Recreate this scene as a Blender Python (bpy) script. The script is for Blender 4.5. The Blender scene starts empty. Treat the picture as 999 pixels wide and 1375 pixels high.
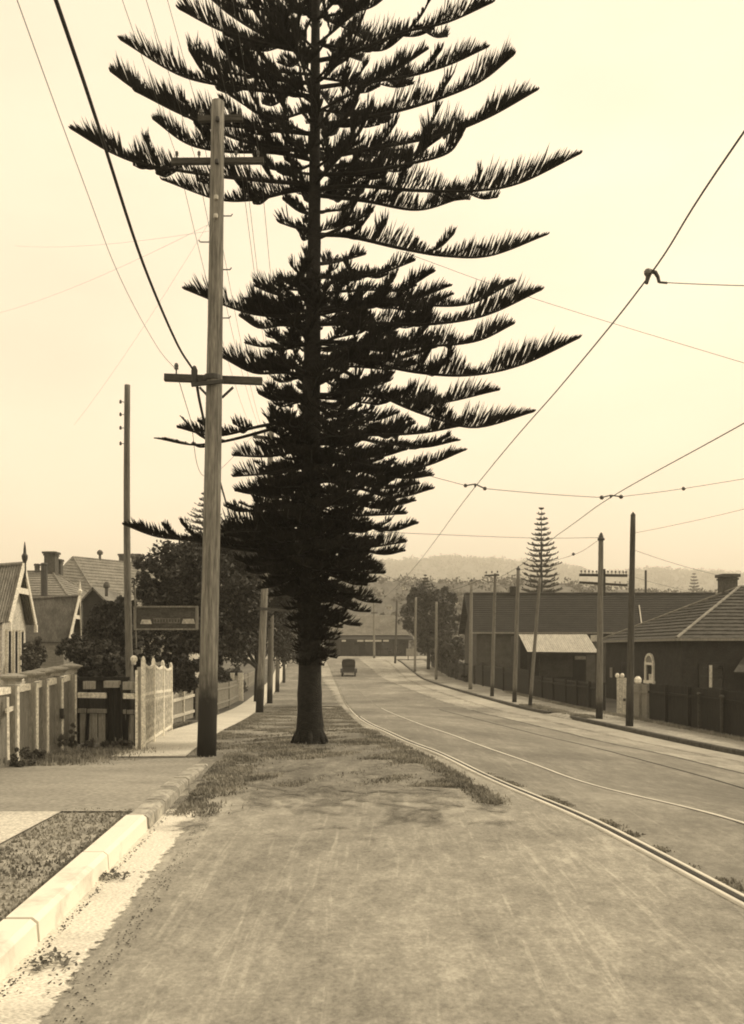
import bpy, math, random
import numpy as np
from mathutils import Vector, Matrix, Euler
random.seed(7); RNG = np.random.default_rng(7)
SC = bpy.context.scene
COL = SC.collection

# ------------------------------------------------------------------ picture <-> place
F, CX, HY, EYE = 1200.0, 499.5, 870.0, 1.65
def P(px, py, d):
    return Vector(((px-CX)/F*d, d, EYE+(HY-py)/F*d))
def X(px, d): return (px-CX)/F*d
def Z(py, d): return EYE+(HY-py)/F*d

def pchip(xs, ys):
    xs = np.array(xs, float); ys = np.array(ys, float)
    h = np.diff(xs); dl = np.diff(ys)/h
    m = np.zeros_like(ys); m[0] = dl[0]; m[-1] = dl[-1]
    for i in range(1, len(xs)-1):
        if dl[i-1]*dl[i] > 0:
            w1 = 2*h[i]+h[i-1]; w2 = h[i]+2*h[i-1]
            m[i] = (w1+w2)/(w1/dl[i-1]+w2/dl[i])
    def f(q):
        q = np.asarray(q, float)
        i = np.clip(np.searchsorted(xs, q)-1, 0, len(xs)-2)
        t = np.clip((q-xs[i])/h[i], 0, 1)
        t2 = t*t; t3 = t2*t
        return (2*t3-3*t2+1)*ys[i]+(t3-2*t2+t)*h[i]*m[i]+(-2*t3+3*t2)*ys[i+1]+(t3-t2)*h[i]*m[i+1]
    return f
def sstep(a, b, x):
    t = np.clip((np.asarray(x, float)-a)/(b-a), 0, 1); return t*t*(3-2*t)

Lf = pchip([-400, 0, 13, 18, 24, 30, 45, 60, 88, 104, 117, 130, 160, 400, 2000],
           [0, 0, 0, -.12, -.4, -.67, -1.2, -1.42, -1.5, -.95, -.15, .45, .8, .8, .8])
Sf = pchip([-400, 0, 8, 13, 22, 30, 45, 60, 2000], [0, 0, 0, .10, .09, .06, .02, 0, 0])
ridge_px = pchip([-3000, 200, 440, 520, 600, 690, 760, 810, 880, 1000, 4000], [780, 772, 766, 762, 757, 762, 768, 777, 772, 777, 770])
mid_px = pchip([-3000, 300, 450, 530, 620, 700, 780, 900, 4000], [800, 792, 788, 784, 786, 783, 790, 800, 800])
def T(x, y):
    x = np.asarray(x, float); y = np.asarray(y, float)
    r = np.clip(x-1.0, 0, 10.5)
    r = r - .25*(1-np.exp(-np.clip(x-1, 0, 20)*2))*0
    z = Lf(y) - Sf(y)*r
    yy = np.maximum(y, 60)
    px = CX+F*x/yy
    zm = EYE+(HY-mid_px(px))/F*345
    z = z + (zm-.8)*sstep(165, 345, y)*(1-.55*sstep(380, 560, y))
    zr = EYE+(HY-ridge_px(px))/F*2000
    z = z + (zr-.45*zm-.8)*sstep(600, 2000, y)
    return z
def Tz(x, y): return float(T(x, y))
def raise_(y): return .12*(1-sstep(9.0, 13.2, y))

# ------------------------------------------------------------------ materials
def S(v, w=1.0):
    return (v, v*(1-.045*w), v*(1-.17*w), 1)
MATS = {}
def nt(m):
    m.use_nodes = True
    return m.node_tree.nodes, m.node_tree.links
def mat(name, v, v2=None, scale=4.0, rough=.85, bump=.0, stretch=(1, 1, 1), detail=6, spec=.25, w=1.0, fine=0, lo=.35, hi=.65, world=False):
    """two-tone weathered surface: broad noise between two greys, optional fine grain and bump"""
    if name in MATS: return MATS[name]
    m = bpy.data.materials.new(name); N, Lk = nt(m)
    b = N['Principled BSDF']; b.inputs['Roughness'].default_value = rough
    b.inputs['Specular IOR Level'].default_value = spec
    if v2 is None: v2 = v*.7
    if world:
        tc = N.new('ShaderNodeNewGeometry'); src = tc.outputs['Position']
    else:
        tc = N.new('ShaderNodeTexCoord'); src = tc.outputs['Object']
    mp = N.new('ShaderNodeMapping'); mp.inputs['Scale'].default_value = stretch
    Lk.new(src, mp.inputs['Vector'])
    n = N.new('ShaderNodeTexNoise'); n.inputs['Scale'].default_value = scale; n.inputs['Detail'].default_value = detail
    n.inputs['Roughness'].default_value = .62
    Lk.new(mp.outputs['Vector'], n.inputs['Vector'])
    r = N.new('ShaderNodeValToRGB')
    r.color_ramp.elements[0].position = lo; r.color_ramp.elements[1].position = hi
    r.color_ramp.elements[0].color = S(v2, w); r.color_ramp.elements[1].color = S(v, w)
    Lk.new(n.outputs['Fac'], r.inputs['Fac'])
    out = r.outputs['Color']; hsrc = n.outputs['Fac']
    if fine:
        n2 = N.new('ShaderNodeTexNoise'); n2.inputs['Scale'].default_value = fine; n2.inputs['Detail'].default_value = 4
        Lk.new(mp.outputs['Vector'], n2.inputs['Vector'])
        r2 = N.new('ShaderNodeMapRange'); r2.inputs['From Min'].default_value = .3; r2.inputs['From Max'].default_value = .7
        r2.inputs['To Min'].default_value = .62; r2.inputs['To Max'].default_value = 1.3
        Lk.new(n2.outputs['Fac'], r2.inputs['Value'])
        mx = N.new('ShaderNodeVectorMath'); mx.operation = 'SCALE'
        Lk.new(out, mx.inputs[0]); Lk.new(r2.outputs['Result'], mx.inputs['Scale'])
        out = mx.outputs['Vector']; hsrc = n2.outputs['Fac']
    Lk.new(out, b.inputs['Base Color'])
    if bump:
        bp = N.new('ShaderNodeBump'); bp.inputs['Strength'].default_value = bump; bp.inputs['Distance'].default_value = .03
        Lk.new(hsrc, bp.inputs['Height']); Lk.new(bp.outputs['Normal'], b.inputs['Normal'])
    MATS[name] = m
    return m

def road_mat(name, dark, mid, light, streak=.5, fine=1.0, ragged=0):
    m = bpy.data.materials.new(name); N, Lk = nt(m); b = N['Principled BSDF']
    b.inputs['Roughness'].default_value = .93; b.inputs['Specular IOR Level'].default_value = .15
    g = N.new('ShaderNodeNewGeometry')
    def noise(scale, sx, sy, det=6, rot=.05, rough=.6, dist=0):
        mp = N.new('ShaderNodeMapping'); mp.inputs['Scale'].default_value = (sx, sy, 1); mp.inputs['Rotation'].default_value = (0, 0, rot)
        Lk.new(g.outputs['Position'], mp.inputs['Vector'])
        n = N.new('ShaderNodeTexNoise'); n.inputs['Scale'].default_value = scale; n.inputs['Detail'].default_value = det
        n.inputs['Roughness'].default_value = rough; n.inputs['Distortion'].default_value = dist
        Lk.new(mp.outputs['Vector'], n.inputs['Vector']); return n.outputs['Fac']
    def rng(s, a, c, lo, hi, kind='SMOOTHSTEP'):
        r = N.new('ShaderNodeMapRange'); r.interpolation_type = kind
        r.inputs['From Min'].default_value = a; r.inputs['From Max'].default_value = c
        r.inputs['To Min'].default_value = lo; r.inputs['To Max'].default_value = hi
        Lk.new(s, r.inputs['Value']); return r.outputs['Result']
    def math_(op, a, c):
        q = N.new('ShaderNodeMath'); q.operation = op
        for i, v in enumerate((a, c)):
            if isinstance(v, (int, float)): q.inputs[i].default_value = v
            else: Lk.new(v, q.inputs[i])
        return q.outputs[0]
    broad = noise(.55, 1, .55, 5)
    med = noise(3.2, 1, .45, 7, rough=.7)
    grit = noise(38, 1, .8, 5, rough=.75)
    st1 = noise(2.2, 2.6, .14, 3, .10, dist=1.6)
    st2 = noise(2.0, 3.0, .22, 3, -.30, dist=2.2)
    dusty = noise(1.1, .8, .8, 8, .3, .72, 1.0)
    mott = noise(9, 1, .7, 8, .4, .8)
    huge = noise(.17, 1, .8, 3, .2)
    tone = math_('ADD', math_('MULTIPLY', broad, .50), math_('MULTIPLY', med, .42))
    tone = math_('ADD', tone, math_('MULTIPLY', math_('SUBTRACT', mott, .42), .50))
    tone = math_('ADD', tone, math_('MULTIPLY', math_('SUBTRACT', huge, .48), .50))
    spk = noise(75, 1, 1, 2, 0, .5)
    tone = math_('SUBTRACT', tone, math_('MULTIPLY', rng(spk, .66, .74, 0, 1), .12))
    tone = math_('ADD', tone, math_('MULTIPLY', rng(st1, .57, .68, 0, 1), .20*streak))
    tone = math_('ADD', tone, math_('MULTIPLY', rng(st2, .585, .66, 0, 1), .17*streak))
    tone = math_('ADD', tone, math_('MULTIPLY', rng(dusty, .54, .74, 0, 1), .20*streak))
    tone = math_('ADD', tone, math_('MULTIPLY', math_('SUBTRACT', grit, .5), .34*fine))
    r = N.new('ShaderNodeValToRGB'); cr = r.color_ramp
    cr.elements[0].position = .30; cr.elements[0].color = S(dark)
    cr.elements[1].position = .80; cr.elements[1].color = S(light)
    e = cr.elements.new(.52); e.color = S(mid)
    Lk.new(tone, r.inputs['Fac']); Lk.new(r.outputs['Color'], b.inputs['Base Color'])
    bp = N.new('ShaderNodeBump'); bp.inputs['Strength'].default_value = .5; bp.inputs['Distance'].default_value = .012
    Lk.new(math_('ADD', grit, math_('MULTIPLY', med, .8)), bp.inputs['Height']); Lk.new(bp.outputs['Normal'], b.inputs['Normal'])
    if ragged:      # the layer of dirt thins out raggedly at its borders
        at = N.new('ShaderNodeAttribute'); at.attribute_name = 'cover'
        e1 = noise(1.6, 1, .7, 9, .2, .72, .6)
        cov = math_('ADD', at.outputs['Fac'], math_('MULTIPLY', math_('SUBTRACT', e1, .5), 2.0*ragged))
        a_ = rng(cov, .25, .85, 0, 1)
        tr = N.new('ShaderNodeBsdfTransparent'); ms = N.new('ShaderNodeMixShader')
        Lk.new(a_, ms.inputs[0]); Lk.new(tr.outputs[0], ms.inputs[1]); Lk.new(b.outputs[0], ms.inputs[2])
        Lk.new(ms.outputs[0], N['Material Output'].inputs['Surface'])
    MATS[name] = m
    return m

def pole_mat(name, v, v2, tar_h, tar=.028):
    """weathered round timber with a tarred foot up to tar_h above its base (object z)"""
    m = mat(name, v, v2, scale=3.0, stretch=(9, 9, .5), rough=.85, bump=.35, fine=14)
    N, Lk = m.node_tree.nodes, m.node_tree.links
    b = N['Principled BSDF']; src = b.inputs['Base Color'].links[0].from_socket
    tc = N.new('ShaderNodeTexCoord'); sx = N.new('ShaderNodeSeparateXYZ'); Lk.new(tc.outputs['Object'], sx.inputs[0])
    n = N.new('ShaderNodeTexNoise'); n.inputs['Scale'].default_value = 6; Lk.new(tc.outputs['Object'], n.inputs['Vector'])
    ad = N.new('ShaderNodeMath'); ad.operation = 'MULTIPLY_ADD'; ad.inputs[1].default_value = .5; Lk.new(n.outputs['Fac'], ad.inputs[0]); Lk.new(sx.outputs['Z'], ad.inputs[2])
    mr = N.new('ShaderNodeMapRange'); mr.inputs['From Min'].default_value = tar_h+.1; mr.inputs['From Max'].default_value = tar_h+.55
    Lk.new(ad.outputs[0], mr.inputs['Value'])
    mx = N.new('ShaderNodeMix'); mx.data_type = 'RGBA'; Lk.new(mr.outputs['Result'], mx.inputs['Factor'])
    mx.inputs['A'].default_value = S(tar); Lk.new(src, mx.inputs['B']); Lk.new(mx.outputs['Result'], b.inputs['Base Color'])
    return m

M = dict(
    road=road_mat('dusty_road', .14, .29, .55, .38, 1.4),
    tram=road_mat('tramway_paving', .115, .20, .38, .35, ragged=.9),
    margin=road_mat('road_margin_dust', .20, .33, .48, .25, ragged=.8),
    verge=road_mat('verge_dirt', .08, .19, .46, .10, 1.8, ragged=1.8),
    lawn=mat('verge_grass_soil', .40, .20, scale=5, fine=40, bump=.1, world=True),
    ground=mat('open_ground', .13, .06, scale=.035, fine=.35, detail=10, world=True, lo=.38, hi=.62),
    apron=mat('packed_earth_apron', .33, .24, scale=.9, fine=30, bump=.2, stretch=(.6, 1.4, 1), world=True),
    concrete=mat('footpath_concrete', .62, .50, scale=1.1, fine=40, bump=.1, world=True),
    rfoot=mat('trodden_footpath', .34, .20, scale=.6, fine=9, world=True),
    gutter=mat('gutter_concrete', .70, .50, scale=1.2, fine=60, bump=.2, stretch=(.8, 1.5, 1), world=True, lo=.3, hi=.52),
    kerbw=mat('whitewashed_kerb', .76, .52, scale=2.4, fine=0, bump=.25, world=True, lo=.30, hi=.44, detail=10),
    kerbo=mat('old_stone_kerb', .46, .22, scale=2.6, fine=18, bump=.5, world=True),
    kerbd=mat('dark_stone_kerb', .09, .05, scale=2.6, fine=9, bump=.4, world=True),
    worn=mat('dusty_rail', .30, .2, scale=3),
    steel=mat('rail_steel', .75, .55, scale=3, rough=.45, spec=.5, stretch=(1, .2, 1)),
    groove=mat('rail_groove_dirt', .05, .03, scale=8),
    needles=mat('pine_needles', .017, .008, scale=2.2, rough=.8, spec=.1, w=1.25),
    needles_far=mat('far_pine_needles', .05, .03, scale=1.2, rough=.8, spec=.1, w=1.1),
    bark=mat('pine_bark', .022, .009, scale=9, stretch=(1, 1, 2.2), bump=.9, fine=30, w=1.2),
    leaf=mat('dark_leaves', .042, .018, scale=1.1, rough=.6, spec=.3, w=1.15),
    leaf2=mat('mid_leaves', .075, .035, scale=1.3, rough=.6, spec=.3, w=1.1),
    leaf3=mat('pale_leaves', .12, .06, scale=1.6, rough=.6, w=1.1),
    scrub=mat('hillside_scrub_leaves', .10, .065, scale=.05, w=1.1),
    woods=mat('hazy_ridge_bush', .20, .15, scale=.02, w=.8),  # bush lightened, so part of the distance haze is in its colour
    grass=mat('grass_blades', .34, .13, scale=1.5, rough=.8, w=1.1, world=True),
    litter=mat('dry_leaf_litter', .22, .06, scale=14),
    white=mat('white_paint', .80, .66, scale=4, rough=.6, fine=26, lo=.25, hi=.5),
    offwhite=mat('aged_white_paint', .58, .42, scale=5, fine=20),
    greyb=mat('grey_fence_boards', .28, .18, scale=3, stretch=(8, 8, .6), fine=20, bump=.2),
    tanb=mat('tan_boards', .36, .25, scale=3, stretch=(8, 8, .6), fine=20, bump=.2),
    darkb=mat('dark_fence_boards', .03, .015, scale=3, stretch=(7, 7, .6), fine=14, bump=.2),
    iron=mat('corrugated_iron', .30, .19, scale=1.6, stretch=(2.5, 2.5, .5), rough=.55, spec=.4, fine=10),
    iron2=mat('rusty_corrugated_iron', .20, .11, scale=1.3, stretch=(2.5, 2.5, .5), rough=.65, spec=.3, fine=8),
    slate=mat('hazy_weathered_roof', .24, .16, scale=1.2, fine=9),  # weathered tones, lightened to put haze into the distant rooftops' colour
    tile=mat('terracotta_tiles', .07, .035, scale=2.2, fine=12, bump=.2),
    tileedge=mat('ridge_capping', .26, .16, scale=4),
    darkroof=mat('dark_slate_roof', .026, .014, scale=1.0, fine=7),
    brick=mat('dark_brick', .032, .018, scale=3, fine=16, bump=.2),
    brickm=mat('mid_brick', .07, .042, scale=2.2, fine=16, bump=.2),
    stucco=mat('pale_wall', .58, .44, scale=2.4, fine=18),
    weatherb=mat('weatherboards', .30, .2, scale=2.4, stretch=(1, 1, 6), fine=18),
    chim=mat('chimney_brick', .10, .06, scale=4, fine=16),
    dark=mat('dark_opening', .012, .006, scale=3, rough=.5),
    glass=mat('window_glass', .03, .015, scale=2, rough=.12, spec=.6),
    awning=mat('light_awning_iron', .46, .32, scale=1.4, stretch=(4, 1, 1), fine=8, rough=.6),
    signb=mat('sign_board', .10, .06, scale=5, fine=24, stretch=(1, 1, 3)),
    signp=mat('sign_panel', .20, .12, scale=9, fine=40),
    wire=mat('tarnished_wire', .06, .04, scale=3, rough=.6),
    cable=mat('black_cable', .025, .015, scale=3, rough=.6),
    metal=mat('dark_ironwork', .05, .03, scale=6, rough=.55, spec=.4),
    porcelain=mat('insulator', .10, .05, scale=6, rough=.3, spec=.5),
    porcw=mat('white_insulator', .6, .4, scale=6, rough=.3, spec=.5),
    arm=mat('crossarm_timber', .085, .05, scale=4, stretch=(.6, 6, 6), fine=18),
    carb=mat('car_enamel', .015, .010, scale=2, rough=.4, spec=.5),
    hood=mat('car_canvas', .018, .012, scale=5, rough=.9),
    tyre=mat('tyre_rubber', .03, .02, scale=5, rough=.9),
)
def ragged_edge(m, amt):
    N, Lk = m.node_tree.nodes, m.node_tree.links; b = N['Principled BSDF']
    at = N.new('ShaderNodeAttribute'); at.attribute_name = 'cover'; g = N.new('ShaderNodeNewGeometry')
    n = N.new('ShaderNodeTexNoise'); n.inputs['Scale'].default_value = 9; n.inputs['Detail'].default_value = 8; n.inputs['Roughness'].default_value = .75; Lk.new(g.outputs['Position'], n.inputs['Vector'])
    ma = N.new('ShaderNodeMath'); ma.operation = 'MULTIPLY_ADD'; ma.inputs[1].default_value = amt; Lk.new(n.outputs['Fac'], ma.inputs[0]); Lk.new(at.outputs['Fac'], ma.inputs[2])
    mr = N.new('ShaderNodeMapRange'); mr.inputs['From Min'].default_value = .45+amt*.5; mr.inputs['From Max'].default_value = .6+amt*.5; Lk.new(ma.outputs[0], mr.inputs['Value'])
    tr = N.new('ShaderNodeBsdfTransparent'); ms = N.new('ShaderNodeMixShader')
    Lk.new(mr.outputs[0], ms.inputs[0]); Lk.new(tr.outputs[0], ms.inputs[1]); Lk.new(b.outputs[0], ms.inputs[2]); Lk.new(ms.outputs[0], N['Material Output'].inputs['Surface'])
ragged_edge(M['gutter'], 1.8)
M['pole'] = pole_mat('weathered_pole', .28, .11, 1.05)
M['polef'] = pole_mat('grey_pole', .20, .11, .75)
M['poled'] = pole_mat('dark_pole', .085, .045, 1.0)
M['polep'] = pole_mat('pale_pole', .27, .16, .3, .09)

# ------------------------------------------------------------------ mesh helpers
class MB:
    def __init__(s): s.v = []; s.f = []; s.mi = []
    def add(s, vs, fs, mi=0):
        o = len(s.v); s.v += [tuple(v) for v in vs]
        s.f += [tuple(i+o for i in f) for f in fs]; s.mi += [mi]*len(fs); return s
    def box(s, c, size, rot=None, mi=0, taper=None):
        hx, hy, hz = size[0]/2, size[1]/2, size[2]/2
        tx, ty = taper or (1, 1)
        vs = [Vector((x*hx*(tx if z > 0 else 1), y*hy*(ty if z > 0 else 1), z*hz)) for z in (-1, 1) for y in (-1, 1) for x in (-1, 1)]
        if rot is not None:
            R = Matrix.Rotation(rot, 3, 'Z') if isinstance(rot, (int, float)) else rot
            vs = [R @ v for v in vs]
        vs = [v+Vector(c) for v in vs]
        return s.add(vs, [(0, 2, 3, 1), (4, 5, 7, 6), (0, 1, 5, 4), (2, 6, 7, 3), (0, 4, 6, 2), (1, 3, 7, 5)], mi)
    def bar(s, a, b, w, h, mi=0, up=(0, 0, 1)):
        a = Vector(a); b = Vector(b); t = (b-a).normalized(); u = Vector(up)
        sd = t.cross(u)
        if sd.length < 1e-4: sd = t.cross(Vector((0, 1, 0)))
        sd.normalize(); u = sd.cross(t).normalized()
        vs = [p+sd*(i*w/2)+u*(j*h/2) for p in (a, b) for (i, j) in ((-1, -1), (1, -1), (1, 1), (-1, 1))]
        return s.add(vs, [(3, 2, 1, 0), (4, 5, 6, 7), (0, 1, 5, 4), (1, 2, 6, 5), (2, 3, 7, 6), (3, 0, 4, 7)], mi)
    def tube(s, pts, rad, n=8, mi=0, wob=0):
        pts = [Vector(p) for p in pts]; k = len(pts)
        rad = [rad]*k if isinstance(rad, (int, float)) else rad
        vs = []; up = Vector((0, 0, 1))
        t0 = (pts[1]-pts[0]).normalized()
        if abs(t0.z) > .9: up = Vector((0, 1, 0))
        for i, p in enumerate(pts):
            t = (pts[min(i+1, k-1)]-pts[max(i-1, 0)]).normalized()
            a = t.cross(up).normalized(); b = a.cross(t)
            for j in range(n):
                an = 2*math.pi*j/n
                rr = rad[i]*(1+(random.uniform(-wob, wob) if wob else 0))
                vs.append(p+a*(math.cos(an)*rr)+b*(math.sin(an)*rr))
        fs = []
        for i in range(k-1):
            for j in range(n):
                j2 = (j+1) % n
                fs.append((i*n+j, i*n+j2, (i+1)*n+j2, (i+1)*n+j))
        fs.append(tuple(range(n-1, -1, -1))); fs.append(tuple((k-1)*n+j for j in range(n)))
        return s.add(vs, fs, mi)
    def slab(s, poly, thick, mi=0):
        """flat polygon (3D points) given a thickness along its own normal"""
        ps = [Vector(p) for p in poly]; nrm = (ps[1]-ps[0]).cross(ps[2]-ps[0]).normalized()
        k = len(ps); vs = ps+[p-nrm*thick for p in ps]
        fs = [tuple(range(k)), tuple(range(2*k-1, k-1, -1))]+[(i, k+i, k+(i+1) % k, (i+1) % k) for i in range(k)]
        return s.add(vs, fs, mi)
    def lathe(s, c, prof, n=10, mi=0):
        c = Vector(c); vs = [c+Vector((r*math.cos(2*math.pi*j/n), r*math.sin(2*math.pi*j/n), z)) for r, z in prof for j in range(n)]
        k = len(prof)
        fs = [(i*n+j, i*n+(j+1) % n, (i+1)*n+(j+1) % n, (i+1)*n+j) for i in range(k-1) for j in range(n)]
        fs += [tuple(range(n-1, -1, -1)), tuple((k-1)*n+j for j in range(n))]
        return s.add(vs, fs, mi)
    def ball(s, c, r, mi=0, n=8):
        return s.lathe(c, [(r*math.sin(a)+1e-4, -r*math.cos(a)) for a in np.linspace(0, math.pi, 6)], n, mi)
    def corr(s, e0, e1, r1, r0, ribs, amp=.02, mi=0, th=.012, per=6):
        """corrugated sheet: eave e0-e1, ridge r0-r1"""
        e0, e1, r0, r1 = map(Vector, (e0, e1, r0, r1)); nrm = (e1-e0).cross(r0-e0).normalized()
        if nrm.z < 0: nrm = -nrm
        k = ribs*per; vs = []
        for sgn in (0, 1):
            for i in range(k+1):
                t = i/k; o = nrm*(amp*math.sin(2*math.pi*ribs*t)-sgn*th)
                vs += [e0.lerp(e1, t)+o, r0.lerp(r1, t)+o]
        b = 2*(k+1); fs = []
        for i in range(k):
            fs.append((2*i, 2*i+2, 2*i+3, 2*i+1)); fs.append((b+2*i, b+2*i+1, b+2*i+3, b+2*i+2))
            fs.append((2*i, b+2*i, b+2*i+2, 2*i+2))
        return s.add(vs, fs, mi)
    def courses(s, a, b, c, d, n, lift=.05, mi=0, cols=0):
        """tiled face: eave a-b, top d-c, n lapped courses"""
        a, b, c, d = map(Vector, (a, b, c, d)); nrm = (b-a).cross(d-a).normalized()
        if nrm.z < 0: nrm = -nrm
        for i in range(n):
            t0, t1 = i/n, (i+1)/n
            p0 = a.lerp(d, t0)+nrm*lift; p1 = b.lerp(c, t0)+nrm*lift
            q0 = a.lerp(d, t1)+nrm*.004; q1 = b.lerp(c, t1)+nrm*.004
            m0 = a.lerp(d, t0); m1 = b.lerp(c, t0)
            L_ = (p1-p0).length; k = max(1, int(L_/.25)) if cols else 1
            for j in range(k):
                u0, u1 = j/k, (j+1)/k
                dz = nrm*random.uniform(-.006, .008) if cols else Vector()
                A, B = p0.lerp(p1, u0)+dz, p0.lerp(p1, u1)+dz
                s.add([A, B, q0.lerp(q1, u1)+dz, q0.lerp(q1, u0)+dz, m0.lerp(m1, u1), m0.lerp(m1, u0)], [(0, 1, 2, 3), (5, 4, 1, 0)], mi)
        return s
    def build(s, name, mats, parent=None, smooth=False, loc=None):
        me = bpy.data.meshes.new(name)
        vs = s.v
        if loc is not None: vs = [(x-loc[0], y-loc[1], z-loc[2]) for x, y, z in vs]
        me.from_pydata(vs, [], s.f)
        mats = mats if isinstance(mats, (list, tuple)) else [mats]
        for m in mats: me.materials.append(m)
        if any(s.mi): me.polygons.foreach_set('material_index', s.mi)
        if smooth: me.polygons.foreach_set('use_smooth', [True]*len(me.polygons))
        me.update()
        o = bpy.data.objects.new(name, me); COL.objects.link(o)
        if loc is not None: o.location = loc
        if parent is not None:
            o.parent = parent
            o.matrix_parent_inverse = Matrix.Translation(-Vector(parent.location)) if loc is None else Matrix()
            if loc is not None: o.location = Vector(loc)-Vector(parent.location)
        return o
def np_mesh(name, V, quads=None, tris=None, mats=(), parent=None, mi=None, smooth=False):
    me = bpy.data.meshes.new(name)
    nq = 0 if quads is None else len(quads); n3 = 0 if tris is None else len(tris)
    loops = np.concatenate([a.reshape(-1) for a in (quads, tris) if a is not None and len(a)]).astype(np.int32)
    starts = np.concatenate([np.arange(nq)*4, nq*4+np.arange(n3)*3]).astype(np.int32)
    me.vertices.add(len(V)); me.vertices.foreach_set('co', np.asarray(V, np.float32).reshape(-1))
    me.loops.add(len(loops)); me.loops.foreach_set('vertex_index', loops)
    me.polygons.add(nq+n3); me.polygons.foreach_set('loop_start', starts)
    try: me.polygons.foreach_set('loop_total', np.concatenate([np.full(nq, 4), np.full(n3, 3)]).astype(np.int32))
    except Exception: pass
    for m in mats: me.materials.append(m)
    if mi is not None: me.polygons.foreach_set('material_index', np.asarray(mi, np.int32))
    if smooth: me.polygons.foreach_set('use_smooth', np.ones(nq+n3, bool))
    me.update(calc_edges=True); me.validate()
    o = bpy.data.objects.new(name, me); COL.objects.link(o)
    if parent is not None:
        o.parent = parent; o.matrix_parent_inverse = Matrix.Translation(-Vector(parent.location))
    return o
def tag(o, label, cat, group=None, kind=None):
    if label: o['label'] = label
    if cat: o['category'] = cat
    if group: o['group'] = group
    if kind: o['kind'] = kind
    return o
def thing(name, label, cat, loc=(0, 0, 0), group=None):
    o = bpy.data.objects.new(name, None); COL.objects.link(o); o.location = loc; o.empty_display_size = .3
    return tag(o, label, cat, group)
def struct(o): o['kind'] = 'structure'; return o

# ------------------------------------------------------------------ ground and road sheets
def grid_sheet(name, xs_fn, ys, off, m, nx=10, offn=None, cover=None):
    """sheet following the terrain; xs_fn(y)->(xl,xr)"""
    V = []; Q = []
    for y in ys:
        xl, xr = xs_fn(y); xx = np.linspace(xl, xr, nx+1)
        z = T(xx, np.full(nx+1, y))+off+(offn(y) if offn else 0)
        V.append(np.stack([xx, np.full(nx+1, y), z], 1))
    V = np.concatenate(V)
    for i in range(len(ys)-1):
        for j in range(nx):
            a = i*(nx+1)+j; Q.append((a, a+1, a+nx+2, a+nx+1))
    o = np_mesh(name, V, quads=np.array(Q), mats=[m], smooth=True)
    if cover:
        dl, dr, dy0 = cover; c = []
        for y in ys:
            xl, xr = xs_fn(y); xx = np.linspace(xl, xr, nx+1); q = np.ones(nx+1)
            if dl: q = np.minimum(q, (xx-xl)/dl)
            if dr: q = np.minimum(q, (xr-xx)/dr)
            if dy0: q = np.minimum(q, (y-ys[0])/dy0)
            c.append(q)
        at = o.data.attributes.new('cover', 'FLOAT', 'POINT'); at.data.foreach_set('value', np.concatenate(c).astype(np.float32))
    return struct(o)
def yspan(a, b, st=.5, st2=1.0):
    n = max(2, int((min(b, 45)-a)/st)+1) if a < 45 else 0
    y = list(np.linspace(a, min(b, 45), n)) if n else [a]
    if b > 45: y += list(np.linspace(max(a, 45), b, max(2, int((b-max(a, 45))/st2)+1)))[1:]
    return y
# terrain
gx = np.unique(np.concatenate([np.arange(-40, 40.1, .8), np.geomspace(40, 1900, 46), -np.geomspace(40, 1900, 46)]))
gy = np.unique(np.concatenate([np.arange(-30, 140, .8), np.linspace(140, 420, 60), np.linspace(420, 2300, 70), [2400, 2500], -np.geomspace(30, 300, 8)]))
GX, GY = np.meshgrid(gx, gy); GZ = T(GX, GY)-.02
rr = np.random.default_rng(3).normal(0, 1, GZ.shape)
GZ = GZ + np.where(GY > 180, rr*.5, 0)+np.where(GY > 700, rr*1.1, 0)
nx_, ny_ = len(gx), len(gy)
I = np.arange(nx_*ny_).reshape(ny_, nx_)
Qd = np.stack([I[:-1, :-1], I[:-1, 1:], I[1:, 1:], I[1:, :-1]], -1).reshape(-1, 4)
struct(np_mesh('ground', np.stack([GX, GY, GZ], -1).reshape(-1, 3), quads=Qd, mats=[M['ground']], smooth=True))

kerb_x = lambda y: -1.56-.056*y
rk = pchip([-10, 10, 22, 29, 35, 43, 56, 74, 99, 117, 126], [10.4, 9.95, 9.2, 8.35, 7.9, 7.25, 6.55, 5.6, 4.7, 3.6, 2.6])   # right kerb
vr = pchip([-10, 9.0, 11, 14, 18.3, 31.5, 60, 85, 105, 126], [1.3, 1.3, 1.1, .60, 0, -.85, -2.6, -4.6, -6.2, -8])               # verge / road border
fpl = pchip([0, 13.5, 20, 28, 34, 60, 126], [-3.0, -3.9, -4.42, -5.1, -5.62, -7.8, -13])                                      # footpath, garden side
fpr = pchip([0, 13.3, 20, 28, 34, 60, 126], [-1.6, -2.78, -3.3, -3.95, -4.45, -6.6, -11.8])
xc1 = pchip([-12, 2, 5.66, 8.5, 12.3, 16.2, 22.3, 42, 76, 105, 124], [4.6, 3.5, 3.08, 2.73, 2.04, 1.32, .72, -.42, -2.3, -4.2, -6.0])
xc2 = pchip([-12, 2, 8, 16, 24, 34, 76, 105, 124], [8.2, 7.5, 6.9, 5.9, 5.15, 4.2, 1.4, -.8, -2.8])

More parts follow.
